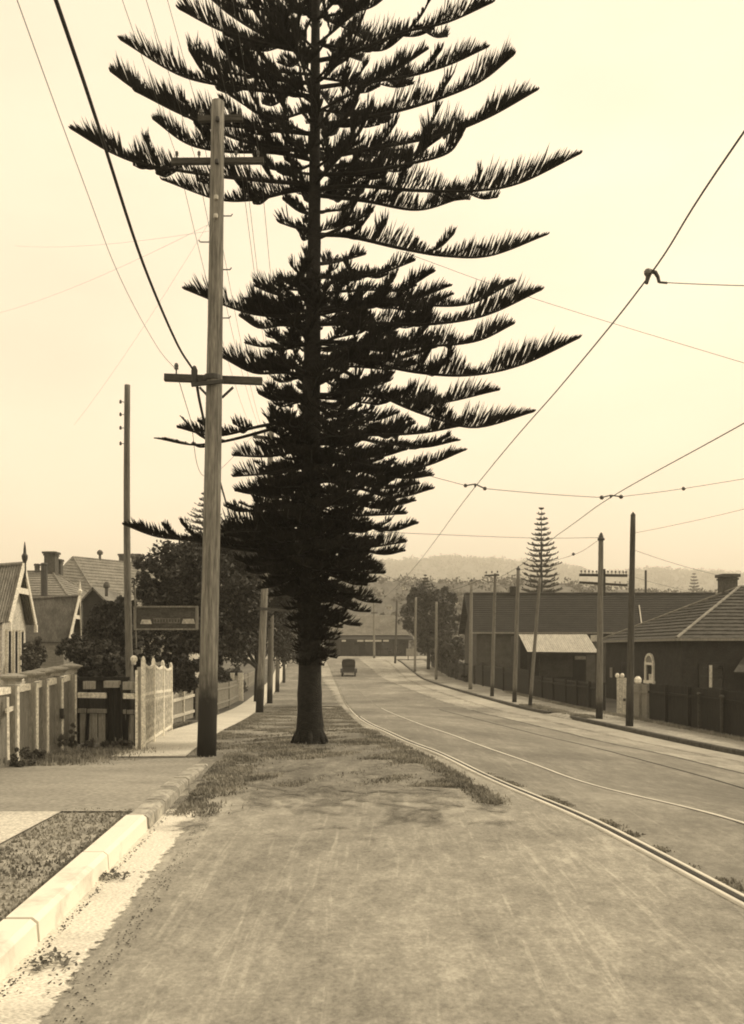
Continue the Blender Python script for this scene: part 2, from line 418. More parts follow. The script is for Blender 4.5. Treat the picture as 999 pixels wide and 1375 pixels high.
grid_sheet('road', lambda y: (kerb_x(y)-.02 if y < 12.6 else float(fpr(y)), float(rk(y))), yspan(-12, 128), .008, M['road'], 16)
grid_sheet('crossing_road', lambda y: (-40, 45), yspan(121.5, 129.2), .016, M['road'], 40)
grid_sheet('verge', lambda y: (min(kerb_x(y), float(fpl(y))+.2) if y > 12.6 else kerb_x(y)-.02, float(vr(y))+.25), yspan(7.6, 121, .25), .020, M['verge'], 24, None, (0, .6, 4.0))
grid_sheet('road_margin', lambda y: (float(rk(y))-2.0, float(rk(y))-.02), yspan(-12, 121), .014, M['margin'], 10, None, (.9, 0, 0))
grid_sheet('tramway', lambda y: (float(xc1(y))-.78, float(xc2(y))+1.05), yspan(-12, 124), .018, M['tram'], 24, None, (.25, .5, 0))
grid_sheet('lawn', lambda y: (-9, kerb_x(y)-.17), yspan(-8, 13.6), .005, M['lawn'], 12, raise_)
grid_sheet('concrete_footpath', lambda y: (-4.7, -2.87), yspan(-8, 8.25), .022, M['concrete'], 4, raise_)
grid_sheet('earth_apron', lambda y: (-8.8, kerb_x(y)-.19), yspan(8.27, 13.3, .25), .020, M['apron'], 12, raise_)
grid_sheet('concrete_footpath', lambda y: (float(fpl(y)), float(fpr(y))), yspan(13.32, 120), .034, M['concrete'], 3)
grid_sheet('gutter', lambda y: (kerb_x(y)-.02, -1.15-.057*y), yspan(-8, 9.1, .15), .0145, M['gutter'], 12, None, (0, .16, 0))
grid_sheet('dirt_footpath', lambda y: (float(rk(y))+.14, float(rk(y))+3.2), yspan(-8, 118), .12, M['rfoot'], 5)

def kerb(name, xfn, y0, y1, h, w, m, label, side=-1, joint=None, hfn=None, rough=0, taper=.03):
    b = MB(); ys = np.arange(y0, y1, joint or 2.0).tolist()+[y1]
    for i in range(len(ys)-1):
        g = .012 if joint else 0
        yy = np.linspace(ys[i]+g, ys[i+1]-g, 4); hh = [(hfn(y) if hfn else h) for y in yy]
        ring = []
        jit = random.uniform(-rough, rough); jz = random.uniform(-rough, rough)*.5
        for y, h_ in zip(yy, hh):
            x = float(xfn(y))+jit; z = Tz(x, y); t = h_+jz
            for dx, dz in ((0, -.1), (side*taper*.6, t-.025), (side*(taper+.02), t), (side*w, t), (side*w, -.1)):
                ring.append((x+dx, y, z+dz))
        k = 5; fs = []
        for a in range(len(yy)-1):
            for j in range(k-1): fs.append((a*k+j, a*k+j+1, (a+1)*k+j+1, (a+1)*k+j))
        fs += [tuple(range(k)), tuple((len(yy)-1)*k+j for j in range(k-1, -1, -1))]
        b.add(ring, fs)
    return tag(b.build(name, m), label, 'kerb', None)
kerb('kerb', kerb_x, -8, 8.05, .15, .20, M['kerbw'], 'clean whitewashed concrete kerb beside the pale gutter', joint=1.62, rough=.004)
kerb('kerb', kerb_x, 8.07, 12.5, .13, .20, M['kerbo'], 'old worn stone kerb running from white kerb to tall pole', joint=.85, hfn=lambda y: .03+.115*(1-float(sstep(9.2, 13, y))), rough=.014)
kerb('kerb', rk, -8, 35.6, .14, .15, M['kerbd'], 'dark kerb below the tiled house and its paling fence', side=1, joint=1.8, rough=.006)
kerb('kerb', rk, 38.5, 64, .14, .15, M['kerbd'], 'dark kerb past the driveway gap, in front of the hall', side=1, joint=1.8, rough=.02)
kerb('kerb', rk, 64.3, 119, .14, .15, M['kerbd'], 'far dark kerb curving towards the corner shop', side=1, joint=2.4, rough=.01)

def rail(label, xfn, y0, y1, w, m, off=.030, h=.012):
    ys = yspan(y0, y1, .4, 1); V = []; Q = []
    for y in ys:
        x = float(xfn(y))
        for dx, dz in ((-w/2, off-h*2), (-w/2, off), (w/2, off), (w/2, off-h*2)): V.append((x+dx, y, Tz(x, y)+dz))
    for i in range(len(ys)-1):
        for j in range(3): Q.append((i*4+j, i*4+j+1, i*4+j+5, i*4+j+4))
    return V, Q
def rails(name, label, xc, off, check, bright):
    w = .042 if bright else .03
    t = thing(name, label, 'tram rail', (float(xc(0))+off, 0, 0), 'tram rails in the road')
    V, Q = rail('', lambda y: float(xc(y))+off, -12, 40, w, None, .023); np_mesh('rail_head', np.array(V), quads=np.array(Q), mats=[M['steel'] if bright else M['groove']], parent=t)
    V, Q = rail('', lambda y: float(xc(y))+off, 40, 122, w, None, .023); np_mesh('worn_rail', np.array(V), quads=np.array(Q), mats=[M['worn']], parent=t)
    if check:
        V, Q = rail('', lambda y: float(xc(y))+off+.055, -12, 30, .07, None, .0205); np_mesh('groove', np.array(V), quads=np.array(Q), mats=[M['groove']], parent=t)
        V, Q = rail('', lambda y: float(xc(y))+off+.108, -12, 30, .036, None, .023); np_mesh('check_rail', np.array(V), quads=np.array(Q), mats=[M['steel']], parent=t)
    else:
        V, Q = rail('', lambda y: float(xc(y))+off-.035, -12, 40, .02, None, .0205); np_mesh('groove', np.array(V), quads=np.array(Q), mats=[M['groove']], parent=t)
rails('tram_rail', 'bright double tram rail with check rail, first from the pine tree', xc1, -.7175, True, True)
rails('tram_rail', 'single bright tram rail, second from the pine tree', xc1, .7175, False, True)
rails('tram_rail', 'dull sunken tram rail, third from the pine tree', xc2, -.7175, False, False)
rails('tram_rail', 'dull sunken tram rail nearest the dark kerb', xc2, .7175, False, False)

# ------------------------------------------------------------------ foliage
def spindles(base, dirs, ln, rad, bend, name=None):
    """arrays of thin upswept branchlets -> V, quads, tris"""
    N = len(base); d = dirs/np.linalg.norm(dirs, axis=1, keepdims=True)
    up = np.array([0, 0, 1.0]); a = np.cross(d, up); la = np.linalg.norm(a, axis=1, keepdims=True); a = np.where(la > 1e-3, a/np.maximum(la, 1e-6), [1, 0, 0])
    b = np.cross(a, d)
    rings = []
    for s_, rs in ((0, .55), (.4, 1.0), (.78, .75)):
        c = base+d*(ln*s_)[:, None]+up*(bend*ln*s_*s_)[:, None]
        for k in range(3):
            an = 2*math.pi*k/3+.5
            rings.append(c+(a*math.cos(an)+b*math.sin(an))*(rad*rs)[:, None])
    rings.append(base+d*ln[:, None]+up*(bend*ln)[:, None])
    V = np.stack(rings, 1).reshape(-1, 3)       # 10 per spindle
    o = (np.arange(N)*10)[:, None]
    q = []; 
    for r in (0, 1):
        for k in range(3):
            k2 = (k+1) % 3; q.append(o+np.array([[r*3+k, r*3+k2, r*3+3+k2, r*3+3+k]]))
    t = [o+np.array([[6+k, 6+(k+1) % 3, 9]]) for k in range(3)]
    return V, np.stack(q, 1).reshape(-1, 4), np.stack(t, 1).reshape(-1, 3)
class Geo:
    def __init__(s): s.V = []; s.Q = []; s.Tr = []; s.qm = []; s.tm = []; s.n = 0
    def add(s, V, Q, Tr, m):
        s.V.append(V); s.Q.append(Q+s.n); s.Tr.append(Tr+s.n); s.qm.append(np.full(len(Q), m)); s.tm.append(np.full(len(Tr), m)); s.n += len(V)
    def build(s, name, mats, parent):
        return np_mesh(name, np.concatenate(s.V), np.concatenate(s.Q), np.concatenate(s.Tr), mats, parent, np.concatenate(s.qm+s.tm))
def catmull(pts, n):
    pts = np.array(pts, float); k = len(pts)
    ext = np.vstack([2*pts[0]-pts[1], pts, 2*pts[-1]-pts[-2]])
    u = np.linspace(0, k-1-1e-6, n); i = u.astype(int); t = (u-i)[:, None]
    p0, p1, p2, p3 = ext[i], ext[i+1], ext[i+2], ext[i+3]
    return .5*((2*p1)+(-p0+p2)*t+(2*p0-5*p1+4*p2-p3)*t*t+(-p0+3*p1-3*p2+p3)*t**3)
def axis_tube(g, C, r0, r1, m=1, n=5):
    k = len(C); tg = np.gradient(C, axis=0); tg /= np.linalg.norm(tg, axis=1, keepdims=True)+1e-9
    a = np.cross(tg, [0, 0, 1.0]); a /= np.linalg.norm(a, axis=1, keepdims=True)+1e-9; b = np.cross(a, tg)
    r = np.linspace(r0, r1, k)
    V = np.stack([C+(a*math.cos(2*math.pi*j/n)+b*math.sin(2*math.pi*j/n))*r[:, None] for j in range(n)], 1).reshape(-1, 3)
    Q = np.array([(i*n+j, i*n+(j+1) % n, (i+1)*n+(j+1) % n, (i+1)*n+j) for i in range(k-1) for j in range(n)])
    g.add(V, Q, np.zeros((0, 3), int), m)
def bough(g, pts, h, t0=.12, dens=1.0, r=.035, sub=3, spread=.55, thick=1.0, depth=0, up=.85):
    """one pine bough: a curved limb with a fringe of upswept branchlets, and side boughs on its inner part"""
    L_ = float(np.sum(np.linalg.norm(np.diff(np.array(pts), axis=0), axis=1)))
    n = max(8, int(L_/.10)); C = catmull(pts, n)
    axis_tube(g, C, r, r*.25)
    tg = np.gradient(C, axis=0); tg /= np.linalg.norm(tg, axis=1, keepdims=True)+1e-9
    N = int(L_*(1-t0)*105*dens)
    if N > 3:
        t = t0+(1-t0)*((np.arange(N)+RNG.random(N))/N)**.9
        idx = np.clip(t*(n-1), 0, n-1.001); i = idx.astype(int); f = (idx-i)[:, None]
        pos = C[i]*(1-f)+C[np.minimum(i+1, n-1)]*f; tt = tg[i]
        side = np.cross(tt, [0, 0, 1.0]); side /= np.linalg.norm(side, axis=1, keepdims=True)+1e-9
        sg = RNG.uniform(-1, 1, N)
        # height of fringe: tufty along the limb, closing to a point at the tip
        tuft = .75+.35*np.sin(t*L_*RNG.uniform(3.5, 6)+RNG.uniform(0, 6))
        tuft = np.where(t > .72, 1.0, tuft)
        prof = np.minimum(1, (1-t)/.16+.16)*np.minimum(1, .45+(t-t0)/max(.25, .5-t0))
        ln = h*prof*tuft*RNG.uniform(.6, 1.15, N)
        fw = .45+.9*sstep(.75, 1, t)+RNG.normal(0, .12, N)
        d = tt*fw[:, None]+np.array([0, 0, 1.0])*(up-.25*sstep(.8, 1, t))[:, None]+side*(sg*spread)[:, None]
        rad = RNG.uniform(.006, .0145, N)*thick
        V, Q, Tr = spindles(pos, d, ln, rad, RNG.uniform(.05, .35, N)); g.add(V, Q, Tr, 0)
    if sub and depth == 0:
        for k in range(sub):
            t = RNG.uniform(max(.12, t0*.7), .62); i = int(t*(n-1)); p = C[i]; td = tg[i]
            sd = np.cross(td, [0, 0, 1.0]); sd /= np.linalg.norm(sd)+1e-9
            s_ = RNG.choice([-1, 1]); l = RNG.uniform(.35, .8)*min(1, L_/2.2)
            d1 = td*RNG.uniform(.3, .9)+sd*s_*RNG.uniform(.4, 1)+np.array([0, 0, RNG.uniform(-.06, .25)])
            d1 /= np.linalg.norm(d1)
            e = p+d1*l+np.array([0, 0, .18*l])
            bough(g, [p, p+d1*l*.55, e], h*RNG.uniform(.5, .85), .08, dens*1.1, r*.4, 0, spread, thick, 1, up)

D0 = 15.7
tree = thing('norfolk_pine_tree', 'tall dark norfolk pine with ragged whorled boughs on the grass verge beside the road', 'tree', (X(416, D0), D0, Tz(X(416, D0), D0)))
tk = [(1012, 416, 27), (1003, 416, 23), (990, 416, 20.5), (960, 416, 17.5), (900, 416, 15.5), (820, 416, 14.5), (700, 417, 13.5), (560, 418, 12.5), (430, 420, 10.5), (300, 422, 8.5), (150, 423, 7), (0, 424, 5.6), (-150, 425, 4), (-320, 426, 1.5)]
b = MB(); pts = [P(px, py, D0) for py, px, r in tk]
fine_p = catmull([tuple(p) for p in pts], 60); fr = np.interp(np.linspace(0, 13, 60), np.arange(14), [r*D0/F for _, _, r in tk])
b.tube([Vector(p) for p in fine_p], [float(r) for r in fr], 14, wob=.045)
for k in range(7):       # root flare
    a = k*.9+.3; c = Vector(tree.location)
    b.tube([c+Vector((math.cos(a)*.12, math.sin(a)*.12, .38)), c+Vector((math.cos(a)*.27, math.sin(a)*.27, .10)), c+Vector((math.cos(a)*.36, math.sin(a)*.36, -.06))], [.06, .05, .02], 7)
b.build('trunk', M['bark'], tree, smooth=True)
def tx(py): return float(np.interp(py, [-320, 0, 430, 1012], [426, 424, 420, 416]))
# boughs traced at their true places: waypoints trunk -> tip (picture units at the tree's distance), depth of tip, fringe height, start
BR = [
 ([(424, 72), (370, 62), (300, 42), (240, 12)], -.9, .40, .15), ([(424, 80), (360, 50), (310, 20), (280, -4)], .9, .42, .2),
 ([(423, 130), (357, 122), (308, 116), (240, 100), (161, 53)], -1.2, .42, .12), ([(423, 112), (380, 108), (303, 96), (255, 70)], .9, .40, .15),
 ([(423, 205), (330, 190), (235, 148), (185, 122), (148, 96)], .8, .42, .12), ([(423, 180), (340, 172), (262, 160), (180, 122)], -.9, .40, .12),
 ([(422, 248), (360, 243), (290, 236), (200, 222), (150, 205), (95, 173)], -.6, .38, .10), ([(422, 215), (370, 205), (300, 203), (250, 192), (205, 160)], 1.2, .42, .15),
 ([(422, 252), (385, 258), (340, 268), (290, 267), (217, 241)], .7, .36, .05),
 ([(422, 308), (400, 306), (375, 299)], -.3, .30, .10), ([(421, 288), (400, 282), (380, 268)], .3, .24, .2),
 ([(420, 424), (365, 424), (320, 416), (247, 388)], -.5, .36, .05), ([(420, 440), (380, 436), (348, 440), (322, 425)], .9, .30, .1),
 ([(420, 505), (380, 500), (340, 500), (298, 480)], -.8, .38, .1), ([(419, 560), (350, 572), (290, 585), (238, 574)], .4, .22, .45),
 ([(419, 555), (350, 580), (270, 597), (207, 588)], .1, .09, .75),
 ([(418, 620), (370, 634), (313, 640)], -.5, .26, .2), ([(418, 600), (365, 612), (313, 612)], .5, .26, .2), ([(418, 660), (370, 668), (330, 660)], -.4, .26, .2),
 ([(417, 742), (330, 738), (262, 726), (210, 720), (165, 704)], -.9, .22, .25), ([(417, 720), (350, 712), (285, 716)], -1.2, .34, .2),
 ([(424, 82), (470, 72), (540, 44), (600, 30), (662, 3)], -.7, .36, .2), ([(424, 118), (470, 112), (540, 104), (600, 88), (656, 63)], .8, .34, .25),
 ([(423, 168), (480, 160), (560, 142), (640, 112), (690, 74)], -.9, .42, .2), ([(423, 215), (500, 200), (590, 182), (655, 158), (722, 121)], .7, .42, .15),
 ([(422, 235), (480, 232), (540, 222), (600, 206), (622, 178)], -1.6, .40, .2),
 ([(422, 255), (480, 250), (560, 256), (640, 256), (700, 245), (780, 206)], -.6, .40, .12), ([(422, 262), (490, 270), (560, 282), (615, 268)], .9, .36, .15),
 ([(422, 315), (470, 318), (540, 334), (600, 344), (660, 343), (735, 315)], .5, .34, .14), ([(422, 322), (450, 310), (480, 295), (500, 285)], -.4, .22, .4),
 ([(421, 372), (470, 372), (510, 367), (557, 350)], -.9, .26, .3), ([(421, 355), (450, 352), (490, 342)], .8, .26, .3),
 ([(420, 416), (480, 410), (560, 410), (630, 408), (692, 378)], 1.0, .36, .1), ([(420, 436), (500, 434), (570, 436), (650, 424), (728, 389)], -.9, .40, .1),
 ([(420, 458), (500, 462), (570, 465), (640, 458), (690, 435)], .9, .36, .1), ([(420, 478), (480, 484), (560, 500), (630, 504), (700, 490), (778, 454)], -.5, .42, .08),
 ([(419, 530), (500, 532), (580, 542), (670, 524)], .8, .36, .12), ([(419, 480), (465, 500), (520, 535), (580, 560), (640, 574), (717, 553)], -.8, .36, .3),
 ([(419, 590), (480, 585), (560, 582), (620, 572)], .8, .34, .15), ([(418, 600), (490, 625), (560, 628), (626, 604)], -.6, .20, .3),
 ([(418, 640), (480, 655), (530, 668), (582, 656)], .4, .24, .2), ([(418, 690), (480, 692), (545, 690)], -.4, .26, .2), ([(418, 722), (480, 735), (545, 728)], .5, .26, .2),
 ([(417, 760), (470, 768), (516, 770)], -.4, .24, .25), ([(417, 790), (460, 800), (500, 802)], .3, .22, .3),
]
for pts, dd, h, t0 in BR:
    g = Geo(); n = len(pts); W = []
    for i, (px, py) in enumerate(pts):
        u = i/(n-1); W.append(tuple(P(px, py, D0+dd*u)))
    bough(g, W, h, t0, 1.05, .042, int(2+abs(pts[-1][0]-pts[0][0])/75))
    g.build('branch', [M['needles'], M['bark']], tree)
# inner crown: whorls all round the trunk, sized to how far the dense part of the crown reaches at each height
envL = pchip([-320, -150, 0, 60, 110, 180, 240, 262, 290, 330, 372, 400, 450, 500, 550, 600, 650, 700, 750, 800, 850, 880], [5, 60, 120, 135, 140, 130, 85, 30, 40, 20, 36, 95, 85, 105, 75, 85, 92, 120, 100, 36, 22, 16])
envR = pchip([-320, -150, 0, 60, 110, 180, 240, 262, 290, 330, 372, 400, 450, 500, 550, 600, 650, 700, 750, 800, 850, 880], [5, 60, 140, 135, 145, 170, 165, 120, 75, 60, 110, 190, 190, 215, 195, 185, 150, 125, 105, 74, 44, 26])
g = Geo(); gl = Geo()
def fill(tiers, per, rise, hf, sub, gg, up=.85, spread=.55, lo=.55, hi=1.05, droop=0.0, jit=9):
    """one whorl of boughs at each tier height"""
    for q, py0 in enumerate(tiers):
        ph = RNG.uniform(0, 6.28)
        for k in range(per):
            py = py0+RNG.uniform(-jit, jit); az = ph+2*math.pi*(k+RNG.uniform(-.3, .3))/per
            ca, sa = math.cos(az), math.sin(az)
            side = float(envR(py) if ca > 0 else envL(py)); fb = .5*(float(envR(py))+float(envL(py)))*.9
            R_ = (abs(ca)*side+(1-abs(ca))*fb)*D0/F*RNG.uniform(lo, hi)
            if R_ < .12: continue
            p0 = np.array(P(tx(py), py, D0)); d = np.array([ca, sa, 0])
            rz = rise+RNG.normal(0, .05)
            bend = np.array([-sa, ca, 0])*R_*RNG.uniform(-.14, .14)
            W = [p0, p0+d*R_*.4+bend*.6+[0, 0, R_*.4*(rz-.06)], p0+d*R_*.75+bend+[0, 0, R_*.75*(rz-.05-droop*.5)], p0+d*R_+[0, 0, R_*(rz+.08-droop)]]
            bough(gg, W, hf*RNG.uniform(.7, 1.2), .16 if R_ > .8 else .08, 1.0, .028 if R_ > .7 else .014, sub, spread, 1.0, 0, up)
fill(np.arange(-310, -30, 40), 6, .22, .30, 1, g)
fill([-12, 22, 62, 104, 150, 190, 226, 250], 6, .12, .32, 3, g)
fill([285, 318, 360], 3, .06, .22, 1, g)
fill([398, 424, 462, 498, 534, 572], 10, .0, .24, 4, g, .55, .9, .55, 1.06, .05, 8)
fill([594, 622, 648, 672, 692, 708, 724, 740, 758], 15, -.05, .20, 4, gl, .45, 1.0, .45, 1.15, .08, 8)
fill([772, 786, 800, 814, 828, 842, 856, 870, 884], 14, -.16, .19, 2, gl, .4, 1.0, .4, 1.15, .15, 7)
g.build('crown', [M['needles'], M['bark']], tree)
gl.build('crown', [M['needles'], M['bark']], tree)['label'] = 'dense low foliage close round the trunk'

def far_pine(label, px, d, ytop, ybot, rpx, tiers, zbase=None, k=9, group=None):
    x = X(px, d); zt = Z(ytop, d); zb = Z(ybot, d); base = Tz(x, d) if zbase is None else zbase
    t = thing('norfolk_pine_tree', label, 'tree', (x, d, base), group)
    MB().tube([(x, d, base-.2), (x, d, (base+zt)/2), (x, d, zt)], [.012*(zt-base)+.05, .008*(zt-base)+.03, .01], 8).build('trunk', M['bark'], t)
    g = Geo(); H = zt-zb; Rm = rpx/F*d
    for i in range(tiers):
        u = (i+.3)/tiers; z = zt-H*u; R_ = Rm*(u**.75)*RNG.uniform(.86, 1.06)
        for j in range(k):
            az = 2*math.pi*(j+RNG.random()*.5)/k+i; dd = np.array([math.cos(az), math.sin(az), 0])
            p0 = np.array([x, d, z]); rl = R_*RNG.uniform(.85, 1.05)
            W = [p0, p0+dd*rl*.5+[0, 0, -.02*rl], p0+dd*rl+[0, 0, .14*rl]]
            L_ = rl; C = catmull(W, 6); axis_tube(g, C, .03*d/60, .015*d/60, 0, 4)
            N = max(5, int(9*rl)); tq = RNG.uniform(.15, 1, N); ii = np.clip((tq*5).astype(int), 0, 4)
            pos = C[ii]+(C[ii+1]-C[ii])*(tq*5-ii)[:, None]
            sd = np.array([-dd[1], dd[0], 0])
            dr = dd*.6+np.array([0, 0, 1.])*RNG.uniform(.2, .8, N)[:, None]+sd*RNG.uniform(-.7, .7, N)[:, None]
            V, Q, Tr = spindles(pos, dr, H/tiers*RNG.uniform(.3, .55, N)+.03*rl, np.full(N, .022*d/60*1.5), np.full(N, .1)); g.add(V, Q, Tr, 0)
    g.build('crown', [M['needles_far']], t)
    return t
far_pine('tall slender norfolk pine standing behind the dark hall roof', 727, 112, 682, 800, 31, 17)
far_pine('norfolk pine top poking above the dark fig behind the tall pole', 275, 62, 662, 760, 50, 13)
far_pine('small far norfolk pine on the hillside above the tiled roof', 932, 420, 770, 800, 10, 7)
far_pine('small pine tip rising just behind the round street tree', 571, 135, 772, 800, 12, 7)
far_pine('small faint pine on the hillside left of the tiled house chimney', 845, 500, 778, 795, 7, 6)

def leafy(name, label, cat, blobs, m, n, leaf, trunk=None, group=None, base=None, flat=.35):
    """blobs: (x,y,z,rx,ry,rz) clumps of leaves on limbs; every leaf a small folded face"""
    bl = np.array(blobs, float)
    if base is None: base = (bl[0][0], bl[0][1], Tz(bl[0][0], bl[0][1]))
    t = thing(name, label, cat, base, group)
    vol = (bl[:, 3]*bl[:, 4]*bl[:, 5])**.67; pr = vol/vol.sum()
    # sub-clumps on each blob make an uneven outline
    ns = max(12, n//90); ci = RNG.choice(len(bl), ns, p=pr)
    u = RNG.normal(0, 1, (ns, 3)); u /= np.linalg.norm(u, axis=1, keepdims=True); rr = RNG.uniform(.55, 1.02, ns)[:, None]
    cc = bl[ci, :3]+u*rr*bl[ci, 3:]; cr = (bl[ci, 3:].mean(1)*RNG.uniform(.16, .34, ns))
    k = RNG.integers(0, ns, n); v = RNG.normal(0, 1, (n, 3)); v /= np.linalg.norm(v, axis=1, keepdims=True)
    pos = cc[k]+v*(cr[k]*RNG.random(n)**.45)[:, None]
    pos[:, 2] = np.maximum(pos[:, 2], T(pos[:, 0], pos[:, 1])+.03)
    nrm = RNG.normal(0, 1, (n, 3))+v*.8+[0, 0, flat]; nrm /= np.linalg.norm(nrm, axis=1, keepdims=True)
    a = np.cross(nrm, RNG.normal(0, 1, (n, 3))); a /= np.linalg.norm(a, axis=1, keepdims=True)+1e-9; b_ = np.cross(nrm, a)
    s = leaf*RNG.uniform(.6, 1.35, n)[:, None]
    V = np.stack([pos-a*s, pos+b_*s*.45+nrm*s*.12, pos+a*s, pos-b_*s*.45+nrm*s*.12], 1).reshape(-1, 3)
    Q = np.arange(n*4).reshape(-1, 4)
    np_mesh('foliage' if cat != 'tree' else 'crown', V, quads=Q, mats=[m], parent=t)
    if trunk:
        mb = MB(); bx, by, bz = base; top = bl[:, :3].mean(0)
        mb.tube([(bx, by, bz-.2), (bx+.05, by, bz+(top[2]-bz)*.5), tuple(top)], [trunk, trunk*.75, trunk*.4], 9, wob=.05)
        for q in bl: mb.tube([(bx+.05, by, bz+(top[2]-bz)*.45), tuple(np.array([bx, by, bz+(top[2]-bz)*.45])*.4+q[:3]*.6), tuple(q[:3])], [trunk*.5, trunk*.35, .03], 6)
        mb.build('trunk', M['bark'], t)
    return t
def bl(px, py, d, rx, rz, ry=None): p = P(px, py, d); return (p.x, p.y, p.z, rx/F*d, (ry or rx)/F*d, rz/F*d)
# left side gardens
leafy('fig_tree', 'large dense dark fig tree spreading behind the hanging signboard', 'tree', [bl(235, 770, 36, 52, 42), bl(205, 790, 35, 32, 36), bl(270, 750, 37, 50, 38), bl(320, 745, 38, 60, 38), bl(300, 800, 37, 70, 50), bl(235, 815, 36, 45, 30), bl(350, 790, 40, 45, 60), bl(345, 735, 39, 60, 36), bl(385, 765, 40, 40, 45), bl(235, 850, 35, 60, 24), bl(300, 850, 36, 50, 30)], M['leaf'], 52000, .10, .22)
leafy('leafy_tree', 'dark garden tree behind the far picket fence and leaning poles', 'tree', [bl(345, 830, 48, 40, 45), bl(318, 850, 46, 38, 38), bl(385, 830, 52, 38, 60), bl(300, 860, 44, 34, 30)], M['leaf'], 16000, .11, .2)
leafy('leafy_tree', 'dark bushy tree between the gabled cottage and the left slim pole', 'tree', [bl(146, 826, 38, 18, 20), bl(128, 832, 37, 12, 14), bl(164, 832, 38, 18, 30), bl(134, 848, 37, 22, 18), bl(152, 860, 37, 30, 20), bl(172, 812, 39, 14, 18)], M['leaf'], 14000, .10, .14)
leafy('hedge', 'dark garden hedge behind the long grey picket fence', 'hedge', [(float(fpl(y))-1.2, y, Tz(-5, y)+.8, .7, 1.4, 1.0) for y in np.arange(29, 60, 2.4)], M['leaf'], 16000, .10)
leafy('shrub', 'rounded mid-toned shrub in front of the low gabled cottage', 'shrub', [bl(110, 873, 32, 30, 17), bl(138, 876, 31, 22, 18)], M['leaf2'], 7000, .07)
leafy('shrub', 'pale feathery shrub beside the corrugated roof house wall', 'shrub', [bl(47, 876, 27, 14, 20), bl(40, 890, 26, 14, 16)], M['leaf3'], 5000, .055)
leafy('hedge', 'dark garden hedge behind the timber gates', 'hedge', [bl(x, 905, 24, 16, 24, 22) for x in range(95, 280, 22)]+[bl(x, 880, 26, 16, 22, 22) for x in range(185, 300, 24)], M['leaf'], 16000, .07)
leafy('shrub', 'leafy plant growing against the capped post fence, at the frame edge', 'shrub', [(-5.0+.24, 12.15, .16, .16, .22, .16), (-4.75, 12.7, .10, .14, .25, .10)], M['leaf3'], 2600, .022)
leafy('shrub', 'small climbing plant at the foot of the fourth capped post', 'shrub', [(-4.86, 14.1, .14, .10, .2, .16), (-4.86, 14.55, .25, .05, .10, .25)], M['leaf3'], 1500, .02)
leafy('shrub', 'tuft of weeds at the foot of the timber gates', 'shrub', [(-4.45, 14.45, .07, .3, .12, .10), (-4.0, 14.35, .08, .22, .12, .12)], M['leaf3'], 2200, .02)
# street trees far right
leafy('street_tree', 'round dark street tree beside the far footpath near the shop', 'tree', [bl(575, 822, 104, 34, 34), bl(562, 808, 104, 20, 18), bl(592, 815, 105, 22, 24), bl(578, 850, 104, 32, 24), bl(552, 838, 103, 12, 8), bl(600, 840, 106, 18, 22)], M['leaf'], 14000, .26, .22)
leafy('street_tree', 'lower bushy tree between round tree and hall gable', 'tree', [bl(603, 866, 95, 18, 22), bl(588, 872, 95, 16, 16), bl(614, 872, 92, 12, 14)], M['leaf2'], 6000, .20, .12)
leafy('hedge', 'dark overgrown hedge along the far right fence', 'hedge', [(float(rk(y))+3.6, y, Tz(8, y)+.9, .9, 1.6, .95) for y in np.arange(76, 104, 3.0)], M['leaf'], 9000, .16)

# ------------------------------------------------------------------ poles and wires
def wire(label, pts, r, m, sag=0, n=24, kindname='overhead_wire', cat='wire', group='overhead wires'):
    b = MB()
    if len(pts) == 2 and sag:
        a, c = Vector(pts[0]), Vector(pts[1]); q = []
        for i in range(n+1):
            t = i/n; p = a.lerp(c, t); p.z -= sag*4*t*(1-t); q.append(p)
    else:
        q = [Vector(p) for p in catmull([tuple(p) for p in pts], n+1)] if len(pts) > 2 else [Vector(p) for p in pts]
    b.tube(q, r, 6)
    return tag(b.build(kindname, m), label, cat, group)
def pole(label, px, pbase, ptop_px, ptop, d, rb, rt, m, wob=.02, group='timber poles', name='utility_pole', base_z=None, bend=0):
    x = X(px, d); z = Tz(x, d) if base_z is None else base_z
    t = thing(name, label, 'pole', (x, d, z), group); top = P(ptop_px, ptop, d)
    H = top.z-z; b = MB(); n = 16
    pts = [Vector((x+(top.x-x)*u+bend*math.sin(u*math.pi), d, z-.15+(H+.15)*u)) for u in np.linspace(0, 1, n)]
    b.tube(pts, [rb+(rt-rb)*u+random.uniform(-1, 1)*wob*rb for u in np.linspace(0, 1, n)], 14)
    b.v = [(vx-x, vy-d, vz-z) for vx, vy, vz in b.v]
    o = b.build('shaft', m, None, smooth=True); o.parent = t
    return t, top
def arm(t, a, c, w=.09, h=.11, m=None, pins=(), ph=.14, pr=.035, porc='porcelain'):
    o = MB().bar(a, c, w, h).build('crossarm', m or M['arm'], t)
    a = Vector(a); c = Vector(c)
    for u in pins:
        p = a.lerp(c, u)
        MB().lathe((p.x, p.y, p.z+h/2), [(.012, -.02), (.012, ph*.45), (pr, ph*.5), (pr*.8, ph*.72), (pr*1.05, ph*.75), (pr*.7, ph), (.01, ph*1.05)], 8).build('insulator', M[porc], o)
    return o

